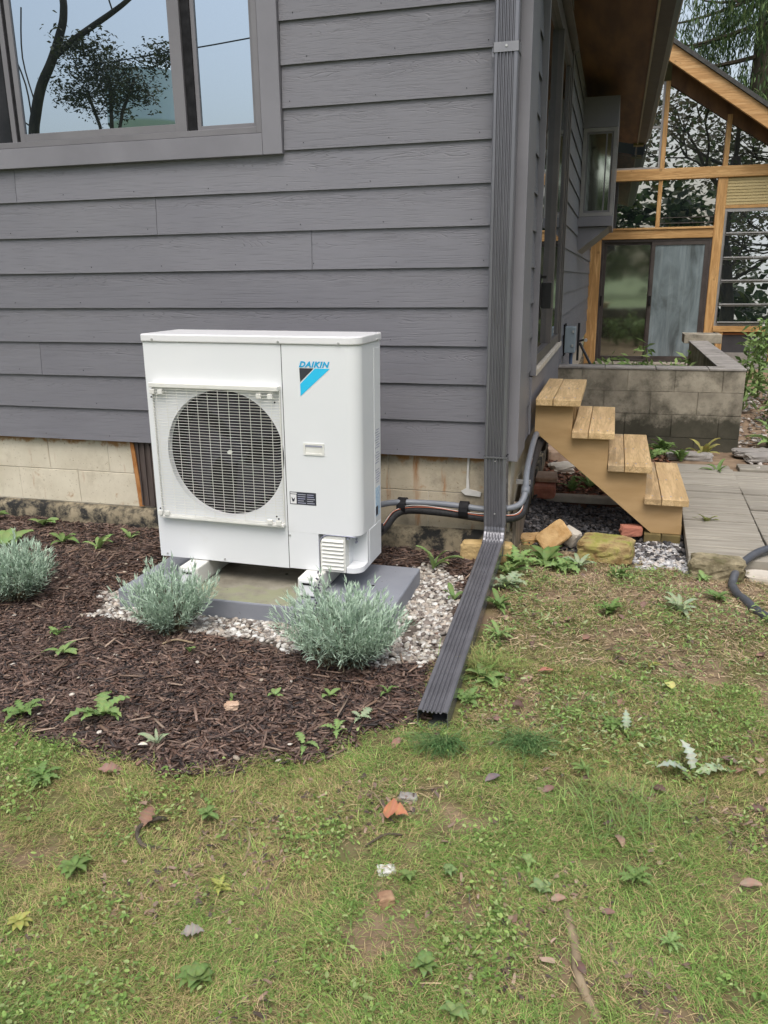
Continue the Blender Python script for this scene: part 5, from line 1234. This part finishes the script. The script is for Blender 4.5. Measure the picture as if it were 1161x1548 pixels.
# ================================================================== SHRUBS, WEEDS, LEAVES
def lavender(label, x, y, rad, H, nst, seedn, spikes=0, lean=(0, 0), brown=.1):
    r_ = np.random.default_rng(seedn); z0 = float(gz(x, y)); t = thing('lavender_shrub', label, 'shrub', (x, y, z0), group='grey green shrubs in the planting bed')
    P = []; A = []; Pi = []; Sc = []; Cc = []; stems = MB()
    for i in range(nst):
        a_ = r_.random() * 6.283; q = r_.random() ** .55; th = q * 1.35
        L = H * (.55 + .45 * r_.random()) * (.84 + .34 * float(vnoise(a_ * 1.1 + 3, seedn, 9))) * (1 - .10 * q) * (1.15 if q < .4 else 1.0)
        d = np.array([math.cos(a_) * math.sin(th) * rad / H * 1.25 + lean[0], math.sin(a_) * math.sin(th) * rad / H * 1.25 + lean[1], math.cos(th) + .12])
        b0 = np.array([x + math.cos(a_) * rad * .16 * q, y + math.sin(a_) * rad * .16 * q, z0]); n = 13
        pts = []
        for k in range(n):
            s = k / (n - 1); p = b0 + d * L * s + np.array([0, 0, .055 * s * s * q * 1.5]); p = p + r_.normal(0, .0025, 3); pts.append(p)
        stems.tube([tuple(p) for p in pts[:9:2]], .0016, 3, False, col=(.16, .13, .09))
        for k in range(3, n):
            tg = pts[min(k + 1, n - 1)] - pts[k - 1]; tg = tg / np.linalg.norm(tg)
            for e in range(5 if k > 6 else 3):
                sd_ = r_.normal(0, 1, 3); sd_ -= tg * (sd_ @ tg); sd_ /= np.linalg.norm(sd_)
                ph_ = r_.uniform(.45, 1.05) if k < n - 2 else r_.uniform(.1, .6)
                dv_ = tg * math.cos(ph_) + sd_ * math.sin(ph_)
                P.append(pts[k] + r_.normal(0, .002, 3)); A.append(math.atan2(dv_[1], dv_[0])); Pi.append(-math.asin(max(-1, min(1, dv_[2])))); Sc.append(r_.uniform(.020, .040))
                base_ = np.array([.44, .56, .44]) * r_.uniform(.70, 1.2)
                if k < 6 and r_.random() < .5 + brown: base_ = np.array([.22, .19, .12]) * r_.uniform(.6, 1.2)
                Cc.append(base_)
    P = np.array(P); n = len(P); Sc = np.array(Sc)
    Vt = np.array([(0, -.5, 0), (0, .5, 0), (.5, -.6, .03), (.5, .6, .03), (1, 0, -.02)], float)
    V, F, c = stamp(Vt, [np.array([(0, 2, 3, 1)]), np.array([(2, 4, 3)])], P, rotm(np.array(A), np.array(Pi), r_.uniform(-.6, .6, n)), np.stack([Sc, np.full(n, .0031), Sc], -1), np.array(Cc))
    fo = link('foliage', arrmesh('foliage', V, F, c, M['lavv']), t, (0, 0, 0))
    part('stems', stems, 'leafv', t, colored=True)
    for i in range(spikes):
        sx0 = x - .06 + .02 * i; sp = MB(); top = Vector((x - .115 - .015 * i, y + .05, z0 + H * 1.28 - .06 * i)); sp.tube([(x - .02, y, z0 + H * .5), tuple(top)], .0012, 4, col=(.2, .2, .16))
        for k in range(7):
            p = top + Vector((.004 * (k % 2), 0, -k * .012)); sp.tube([tuple(p), tuple(p + Vector((random.uniform(-.007, .007), random.uniform(-.006, .006), .007)))], .0035, 5, col=(.16, .15, .19))
        part('flower_spike', sp, 'leafv', t, colored=True)
lavender('silvery green lavender shrub in front of the left end of the pad, woody brown below', -1.205, -1.19, .150, .215, 165, 5, brown=.3, lean=(0, .0))
lavender('largest silvery green shrub, before the right corner of the pad', -.445, -1.27, .20, .250, 290, 6, spikes=2)
lavender('silvery green shrub cut by the left edge of the picture', -2.01, -1.08, .16, .215, 190, 7)

def leaf_mesh(kind, col, seedn=0):
    """single leaf along +x, length 1, base at the origin"""
    rr = random.Random(seedn); mb = MB(); n = 17 if kind in ('lobed', 'ragged', 'maple') else 9
    if kind == 'lobed': wd = lambda t: .26 * math.sin(math.pi * min(t * .92 + .08, 1)) ** .7 * (1.0 - .75 * ((t * 5.5) % 1.0) ** .8) * 1.15
    elif kind == 'oval': wd = lambda t: .27 * math.sin(math.pi * min(t * .9 + .05, 1)) ** .8
    elif kind == 'long': wd = lambda t: .13 * math.sin(math.pi * min(t * .9 + .08, 1)) ** .7
    elif kind == 'maple': wd = lambda t: .10 + .42 * max(0, math.sin(math.pi * min(t * 1.6, 1))) if t < .62 else .34 * max(0, (1 - t) / .38) + .01
    elif kind == 'heart': wd = lambda t: .36 * math.sin(math.pi * min(t ** .6 * .97 + .02, 1)) ** .8
    else: wd = lambda t: .40 * math.sin(math.pi * min(t * .93 + .05, 1)) * (1.0 - .5 * ((t * 4) % 1.0))
    V = []; cr = rr.uniform(.05, .22)
    for i in range(n):
        t = i / (n - 1); w = wd(t); zc = cr * math.sin(t * 2.6) - .22 * t * t * t
        wob = rr.uniform(-.035, .035)
        V += [(t, -w, zc + .06 * (w > .05) + wob), (t, 0, zc), (t, w, zc + .06 * (w > .05) - wob)]
    F = []
    for i in range(n - 1):
        b = i * 3; F += [(b, b + 3, b + 4, b + 1), (b + 1, b + 4, b + 5, b + 2)]
    mb.add(V, F)
    mb.c = [tuple(c_ * rr.uniform(.88, 1.12) * (1.25 if i % 3 == 1 else 1) for c_ in col) for i in range(len(V))]
    return mb
LM = {}
def get_leaf(kind, col, dead=False, v=0):
    key = (kind, col, dead, v)
    if key not in LM: LM[key] = leaf_mesh(kind, col, hash(kind) % 97 + v * 7 + 1 if False else v * 7 + len(kind)).mesh('leaf', M['deadv' if dead else 'leafv'], True, True)
    return LM[key]
G1 = (.15, .235, .075); G2 = (.21, .31, .11); G3 = (.29, .36, .22); G4 = (.15, .23, .07); YG = (.34, .35, .10)
def weed(label, x, y, r, nleaf, kind, col, seedn, tilt=(.15, .7), group='small weeds in the planting bed', lift=0, name='weed'):
    rr = random.Random(seedn); z = float(gz(x, y)) + lift; t = thing(name, label, 'weed', (x, y, z), group=group)
    for i in range(nleaf):
        a_ = i * 2.4 + rr.uniform(-.4, .4); L = r * rr.uniform(.6, 1.15); p = rr.uniform(*tilt)
        o = bpy.data.objects.new('leaf', get_leaf(kind, col, False, rr.randint(0, 2))); C.objects.link(o); o.parent = t
        o.location = (math.cos(a_) * r * .06, math.sin(a_) * r * .06, .006 + rr.random() * .012); o.rotation_euler = (rr.uniform(-.3, .3), -p, a_); o.scale = (L, L * rr.uniform(.8, 1.1), L)
    return t
W = [('jagged green thistle seedling at the front of the mulch, below the left shrub', -1.11, -1.80, .115, 8, 'lobed', G2, (.1, .5)),
     ('small pale green weed with a cream leaf at the lower edge of the mulch', -.845, -1.90, .06, 5, 'long', G3, (.3, 1.1)),
     ('bright green leaf pair lying low on the front of the mulch, right half', -.41, -1.79, .06, 3, 'lobed', G2, (.05, .3)),
     ('cluster of green leaves at the left edge of the mulch by the lawn', -1.36, -1.86, .07, 7, 'lobed', G1, (.1, .6)),
     ('little bright weed left of the middle shrub, upper of two', -1.63, -1.33, .055, 5, 'lobed', G2, (.2, .8)),
     ('little bright weed left of the middle shrub, lower of two', -1.49, -1.48, .065, 6, 'oval', G2, (.1, .5)),
     ('upright broad green weed between unit and downspout', -.345, -.22, .13, 6, 'long', G2, (.5, 1.25)),
     ('light green weed leaves on the mulch behind the left shrub', -2.32, -.36, .11, 6, 'long', G1, (.2, .7)),
     ('pair of light weeds right of the far left shrub', -2.07, -.41, .11, 7, 'long', G2, (.2, .9)),
     ('weed seedling against the dark footing left of the vent', -2.62, -.13, .10, 6, 'oval', G2, (.3, .9)),
     ('green weed at the left edge below the block wall', -2.98, -.12, .11, 6, 'oval', G1, (.2, .8)),
     ('bright weed above the shrub at the left edge', -2.55, -.52, .14, 7, 'oval', G2, (.2, .8)),
     ('tiny weed against the footing close to the unit', -2.02, -.20, .07, 5, 'long', G2, (.3, 1.0)),
     ('tiny green sprout left of the front pebbles', -1.03, -1.36, .04, 4, 'oval', G2, (.3, 1.0)),
     ('tiny green sprout in front of the big shrub', -.42, -1.52, .04, 4, 'oval', G2, (.1, .6)),
     ('small sprout below the big shrub, left of centre', -.60, -1.56, .035, 4, 'oval', G2, (.1, .6)),
     ('low sprout right of the big shrub near the downspout', -.24, -1.44, .04, 4, 'lobed', G1, (.1, .6)),
     ('sprout between the big shrub and the downspout mouth', -.28, -1.62, .05, 5, 'lobed', G3, (.1, .5)),
     ('flat lobed weed by the downspout mouth', -.33, -1.70, .05, 5, 'lobed', G2, (.05, .4)),
     ('slim weed close to the gravel by the downspout', -.17, -.62, .08, 5, 'long', G1, (.3, .9)),
     ('tiny two leaf sprout in the middle of the front mulch', -.74, -1.60, .03, 3, 'oval', G4, (.3, 1.0))]
for i, (lb_, x, y, r, n_, k_, c_, ti) in enumerate(W): weed(lb_, x, y, r, n_, k_, c_, 100 + i, ti)
W2 = [('leafy green weed clump beside the downspout elbow', .04, -.10, .15, 11, 'lobed', G2), ('dense leafy weed under the orange brick', .17, .06, .15, 12, 'oval', G1), ('leafy weed in front of the orange brick', .26, -.02, .13, 11, 'lobed', G2),
      ('broad silver green weed along the pipe', .03, -.42, .13, 9, 'lobed', G3), ('green weed right of the pipe, middle', .03, -.66, .12, 9, 'long', G1), ('pale green weed left of the mossy stone', .33, .02, .12, 8, 'long', G3),
      ('small bright weed before the grey stone', .90, -.02, .07, 6, 'oval', G2), ('dark green weed by the pipe, upper', .02, -.24, .14, 9, 'long', G4), ('bushy green weed near the pipe mouth', .06, -1.26, .09, 9, 'oval', G2),
      ('leafy weed just above the pipe mouth', .03, -1.42, .08, 8, 'lobed', G1), ('weed with pointed leaves beside the pipe', .07, -.95, .10, 8, 'long', G2), ('weed below the mossy stone', .52, -.08, .10, 8, 'lobed', G1),
      ('yellow leaved sprig on the bare soil', .62, -1.06, .05, 4, 'oval', YG), ('weed rosette near the right edge of the lawn', 1.0, -1.45, .10, 8, 'lobed', G3), ('spreading weed on the soil between stone and hose', .75, -.55, .12, 8, 'long', G3),
      ('green weed at the right edge below the hose', 1.1, -.95, .11, 9, 'lobed', G2), ('weed rosette in the middle of the bare soil', .48, -.62, .10, 9, 'lobed', G4), ('weed on the soil left of the hose', .92, -.35, .08, 7, 'lobed', G1)]
for i, (lb_, x, y, r, n_, k_, c_) in enumerate(W2): weed(lb_, x, y, r * .72, int(n_ * 1.6), k_, c_, 200 + i, (.1, .9), 'weeds right of the downspout')
W3 = [('round leaved weed beside the brick bit', .03, -2.24, .035, 7, 'heart', G4), ('bluish round leaved weed in the lawn right of the brick bit', .12, -2.20, .035, 6, 'heart', (.17, .26, .10)), ('large spreading weed with rounded leaves at the lawn bottom', .12, -2.47, .045, 9, 'heart', G1),
      ('broad leaf trio at the very bottom of the lawn', .20, -2.56, .05, 4, 'heart', (.19, .28, .10)), ('broad grey green leaves in the middle of the lawn', .34, -2.22, .05, 4, 'heart', (.19, .28, .12)), ('yellow green leaf pair in the mid lawn', .30, -2.13, .04, 3, 'heart', G2),
      ('yellow tinted small weed in the left lawn', -.80, -2.58, .05, 6, 'oval', YG), ('lobed weed in the left lawn by the brown leaf', -.40, -2.37, .05, 6, 'lobed', YG), ('green leaf cluster in the left lawn below the mulch', -.55, -2.14, .05, 9, 'oval', G1),
      ('wide patch of lobed leaves in the upper left lawn', -1.08, -2.13, .09, 10, 'lobed', G1), ('lobed leaf weed at the left edge of the lawn', -1.22, -2.3, .08, 9, 'oval', G4), ('weed rosette in the left lawn', -.78, -2.40, .06, 8, 'oval', G4), ('weed rosette at the bottom of the lawn, left of centre', -.33, -2.62, .06, 8, 'heart', G4),
      ('dark weed clump in the right lawn', .55, -2.12, .06, 8, 'lobed', G4), ('light weed at the lower right of the lawn', .62, -2.30, .05, 7, 'lobed', G2), ('leafy tuft in the right lawn under the pale leaf', .42, -1.72, .06, 7, 'long', G4), ('dark leafy tuft left of the pale upright leaf', .50, -1.48, .07, 8, 'lobed', G4)]
for i, (lb_, x, y, r, n_, k_, c_) in enumerate(W3): weed(lb_, x, y, r * .62, int(n_ * 1.7), k_, c_, 300 + i, (.0, .5), 'broad leaved weeds in the lawn', lift=.012)
W4 = [('leafy weed against the foot of the block wall', .86, 2.88, .14, 20, 'lobed', G1), ('tall bright weed against the foot of the block wall', .66, 2.86, .12, 16, 'lobed', G2), ('yellowing droopy weed at the block wall', 1.16, 2.85, .17, 9, 'long', (.30, .29, .09)), ('weed right of the block wall corner', 1.75, 3.3, .25, 12, 'lobed', G2),
      ('weed growing on the rubble under the stairs', .33, 1.72, .17, 10, 'long', G2), ('darker weed under the stairs', .22, 1.55, .10, 8, 'lobed', G4), ('fallen sprig on the paving', 1.0, .93, .09, 7, 'lobed', (.30, .32, .11)), ('green sprig on the far paving joint', 1.2, 2.22, .12, 7, 'long', G1), ('low weed beside the far edging stone', .98, 2.62, .13, 8, 'lobed', G1), ('bright weed between wall and paving', .75, 2.62, .15, 9, 'lobed', G2)]
for i, (lb_, x, y, r, n_, k_, c_) in enumerate(W4): weed(lb_, x, y, r, n_, k_, c_, 400 + i, (.3, 1.2), 'weeds around the block wall and paving')
# tall flowering weeds beyond the block wall
def tall_weed(label, x, y, z, H, n, seedn, flowers=True, white=True):
    rr = random.Random(seedn); t = thing('tall_weed', label, 'weed', (x, y, z), group='tall weeds beyond the block wall'); st = MB(); cen = []; fl = MB()
    for i in range(n):
        a_ = rr.random() * 6.283; L = H * rr.uniform(.6, 1.1); sp = rr.uniform(.05, .38)
        pts = [(x + math.cos(a_) * sp * s * s * H, y + math.sin(a_) * sp * s * s * H, z + L * s) for s in (0, .3, .6, .85, 1)]
        st.tube(pts, .006, 4, False, col=(.12, .17, .05))
        for s in np.linspace(.08, 1, 14):
            j = min(int(s * 4), 3); p = Vector(pts[j]).lerp(Vector(pts[j + 1]), s * 4 - j); cen.append(tuple(p))
        if flowers:
            for _ in range(2):
                p = Vector(pts[-1]) + Vector((rr.uniform(-.06, .06), rr.uniform(-.06, .06), rr.uniform(-.1, .05)))
                for q in range(5): e = p + Vector((math.cos(q * 1.26), .3, math.sin(q * 1.26))) * .016; fl.tube([tuple(p), tuple(e)], .007, 4, True, col=(.62, .60, .55))
    part('stems', st, 'leafv', t, colored=True)
    cloud_obj('leaves', t, leafcloud(cen, 3, (.05, .05, .03), .12, [(.18, .29, .09), (.26, .36, .13), (.13, .21, .07)], asp=.3, seedn=seedn))
    if flowers: part('flowers', fl, 'leafv', t, colored=True, kind='stuff')
tall_weed('tall white flowering weed behind the right end of the block wall', 1.76, 5.2, -.5, .85, 4, 1)
tall_weed('tall leaning weed at the right edge behind the block wall', 2.05, 6.2, -.5, .95, 5, 2)
tall_weed('bushy green weed at the right edge beyond the wall corner', 1.98, 4.6, -.5, .42, 6, 3, False)
tall_weed('green weed far right beyond the gravel', 2.35, 5.6, -.5, .5, 6, 8, False)
for i, (x, y, h, n_, lb_) in enumerate(((1.20, 5.6, .62, 4, 'by the return end of the wall'), (1.02, 5.0, .58, 4, 'in front of the fogged door leaf, right'), (.86, 5.6, .60, 4, 'in front of the fogged door leaf, middle'), (.70, 5.2, .48, 2, 'below the door pull'),
        (.50, 5.5, .50, 2, 'before the clear door leaf, right'), (.33, 5.0, .45, 2, 'before the clear door leaf, left'), (.60, 4.4, .42, 2, 'low behind the middle of the wall'), (.95, 4.1, .43, 3, 'low behind the right part of the wall'))):
    tall_weed('thin weed growing behind the block wall ' + lb_, x, y, -.54, h, n_, 50 + i, False)
M['groundplain'] = pm('planter_earth', (.05, .04, .025), (.1, .08, .05), 9, rough=.95, bstr=.5, bscale=30)
raised_old = None
# fine grass tufts
def tuft(label, x, y, rad, n, L, cols, seedn, fan_dir=None):
    r_ = np.random.default_rng(seedn); z = float(gz(x, y))
    az = r_.random(n) * 6.283 if fan_dir is None else fan_dir + r_.normal(0, .8, n)
    X = x + r_.normal(0, rad, n); Y = y + r_.normal(0, rad * .7, n); l = r_.uniform(L * .6, L, n); le = r_.uniform(.7, 1.35, n); w = .0010
    dx, dy = np.cos(az), np.sin(az); V = []
    Z = np.full(n, z)
    P = [(0, 0, 1), (.35, .5, 1), (.7, .72, .8), (1.0, .70, 0)]; rows = []
    for t_, lf, ww in P:
        cx_ = X + dx * l * t_ * np.sin(le); cy_ = Y + dy * l * t_ * np.sin(le); cz_ = Z + l * np.cos(le) * lf * 1.0 + .004
        rows += [np.stack([cx_ + dy * w * ww / 1, cy_ - dx * w * ww, cz_], -1), np.stack([cx_ - dy * w * ww, cy_ + dx * w * ww, cz_], -1)]
    V = np.stack(rows, 1).reshape(-1, 3); b = np.arange(n)[:, None] * 8
    F = [np.concatenate([b + np.array([[k, k + 1, k + 3, k + 2]]) for k in (0, 2, 4)])]
    c = np.asarray(cols)[r_.integers(0, len(cols), n)] * r_.uniform(.7, 1.25, (n, 1))
    V[:, 2] = V[:, 2]
    me = arrmesh('grass_tuft', V - np.array([x, y, z]), F, np.repeat(c, 8, 0), M['grassv'])
    thing('grass_tuft', label, 'grass tuft', (x, y, z), group='fine dark grass tufts', me=me)
DG = [(.13, .25, .09), (.17, .31, .12), (.10, .20, .07), (.24, .33, .13)]
tuft('fine dark green grass tuft just below the pipe mouth', .0, -1.68, .030, 420, .12, DG, 1, -1.5)
tuft('fine dark green grass tuft right of the pipe mouth tuft', .24, -1.60, .04, 480, .11, DG, 2, -1.4)
tuft('loose green grass clump farther right in the lawn', .52, -1.86, .10, 500, .11, [(.18, .29, .09), (.24, .33, .10)], 3)
tuft('tall grass clump leaning beside the pipe', .04, -1.18, .05, 420, .13, [(.22, .32, .09), (.34, .32, .13)], 4)

# fallen leaves
DC = [(.19, .12, .095), (.25, .15, .11), (.12, .075, .06), (.30, .21, .15), (.17, .12, .10)]
def dead(label, x, y, L, col, kind='ragged', seedn=0, grp='fallen leaves', rx=0, ry=-.1, lift=.022):
    t = thing('fallen_leaf', label, 'leaf', (x, y, float(gz(x, y)) + lift), (rx, ry, seedn * 1.7), grp, get_leaf(kind, col, True, seedn % 3)); t.scale = (L, L, L); return t
dead('orange red maple leaf lying in the lawn below the downspout', -.085, -2.045, .066, (.40, .17, .095), 'maple', 0, rx=.15, ry=-.1, lift=.03)
dead('large pinkish brown leaf at the edge of mulch and lawn', -.945, -2.06, .07, (.27, .17, .13), 'ragged', 4, ry=.1)
dead('curled brown leaf standing in the left lawn', -.69, -2.23, .06, (.20, .12, .08), 'ragged', 1, ry=-.5)
dead('pale silvery leaf in the bottom left of the lawn', -.42, -2.52, .050, (.26, .24, .205), 'ragged', 4)
dead('white green upturned leaf in the right lawn, left arm', .70, -1.66, .09, (.29, .34, .26), 'lobed', 2, ry=-.3)
dead('white green upturned leaf in the right lawn, upright arm', .715, -1.64, .085, (.36, .40, .32), 'lobed', 5, ry=-.9)
dead('white green upturned leaf in the right lawn, trailing arm', .73, -1.66, .10, (.3, .36, .22), 'lobed', 4, ry=0)
dead('pale green leaf standing up near the centre of the right lawn', .535, -1.50, .06, (.28, .33, .24), 'lobed', 1, ry=-1.0)
dead('reddish brown leaf on the soil to the right of the pipe', .29, -1.17, .05, (.35, .16, .11), 'oval', 2)
dead('yellow green fresh leaf on the right soil', .69, -1.20, .05, (.40, .40, .14), 'heart', 5)
dead('grey brown leaf near the dark grass tufts', .19, -1.80, .05, (.17, .14, .14), 'oval', 6)
dead('cream leaf in the mulch by the small weed', -.86, -1.93, .03, (.6, .58, .5), 'oval', 2)
rr = random.Random(77)
for i in range(64):
    for _ in range(30):
        if i % 3: x = rr.uniform(.05, 1.25); y = rr.uniform(-1.9, .0)
        else: x = rr.uniform(-1.2, .9); y = rr.uniform(-2.75, -1.2)
        if float(lawn_density(np.array([x]), np.array([y]))[0]) > .03 or (x > .1 and y > -1.5): break
    dead('small dried brown leaf lying among grass and litter', x, y, rr.uniform(.022, .050), DC[i % 5], ('oval', 'ragged', 'heart')[i % 3], i, 'small brown fallen leaves', rx=rr.uniform(-.4, .4), ry=rr.uniform(-.4, .3), lift=.016)
# roots and sticks in the lawn
def stick(label, pts, r, mat='bark'):
    P = [(x, y, float(gz(x, y)) + dz) for x, y, dz in pts]
    solo('stick', label, 'stick', MB().tube(smooth(P, 6), r, 7), mat, smooth=True)
stick('curved brown root standing out of the left lawn', [(-.66, -2.16, .0), (-.675, -2.19, .02), (-.70, -2.24, .022), (-.665, -2.285, .016), (-.62, -2.275, .006), (-.58, -2.26, .0)], .006)
stick('bare surface root in the lower lawn', [(.40, -2.27, -.004), (.42, -2.34, .008), (.44, -2.42, .010), (.47, -2.50, .0)], .014, 'wetroot') if False else None
M['wetroot'] = pm('root_bark', (.19, .14, .09), (.28, .22, .14), 20, rough=.9, bstr=.5)
stick('bare surface root in the lower lawn', [(.40, -2.25, .004), (.425, -2.34, .006), (.435, -2.42, .009), (.48, -2.50, -.006)], .011, 'wetroot')
stick('reddish twig in the lawn below the mulch', [(-.43, -2.15, .012), (-.40, -2.20, .015), (-.385, -2.27, .008)], .004, 'wetroot')
stick('thin straw arching over bare soil by the orange leaf', [(-.18, -1.96, .01), (-.13, -1.98, .03), (-.07, -2.05, .012)], .0015, 'wetroot')
stick('dark twig beside the bare soil patch', [(-.10, -2.16, .01), (-.06, -2.12, .02), (-.02, -2.10, .01)], .003, 'darkbark')
stick('long pale twig on the mulch before the left shrub', [(-1.16, -1.33, .012), (-1.12, -1.30, .018), (-1.05, -1.29, .012)], .004, 'wetroot')
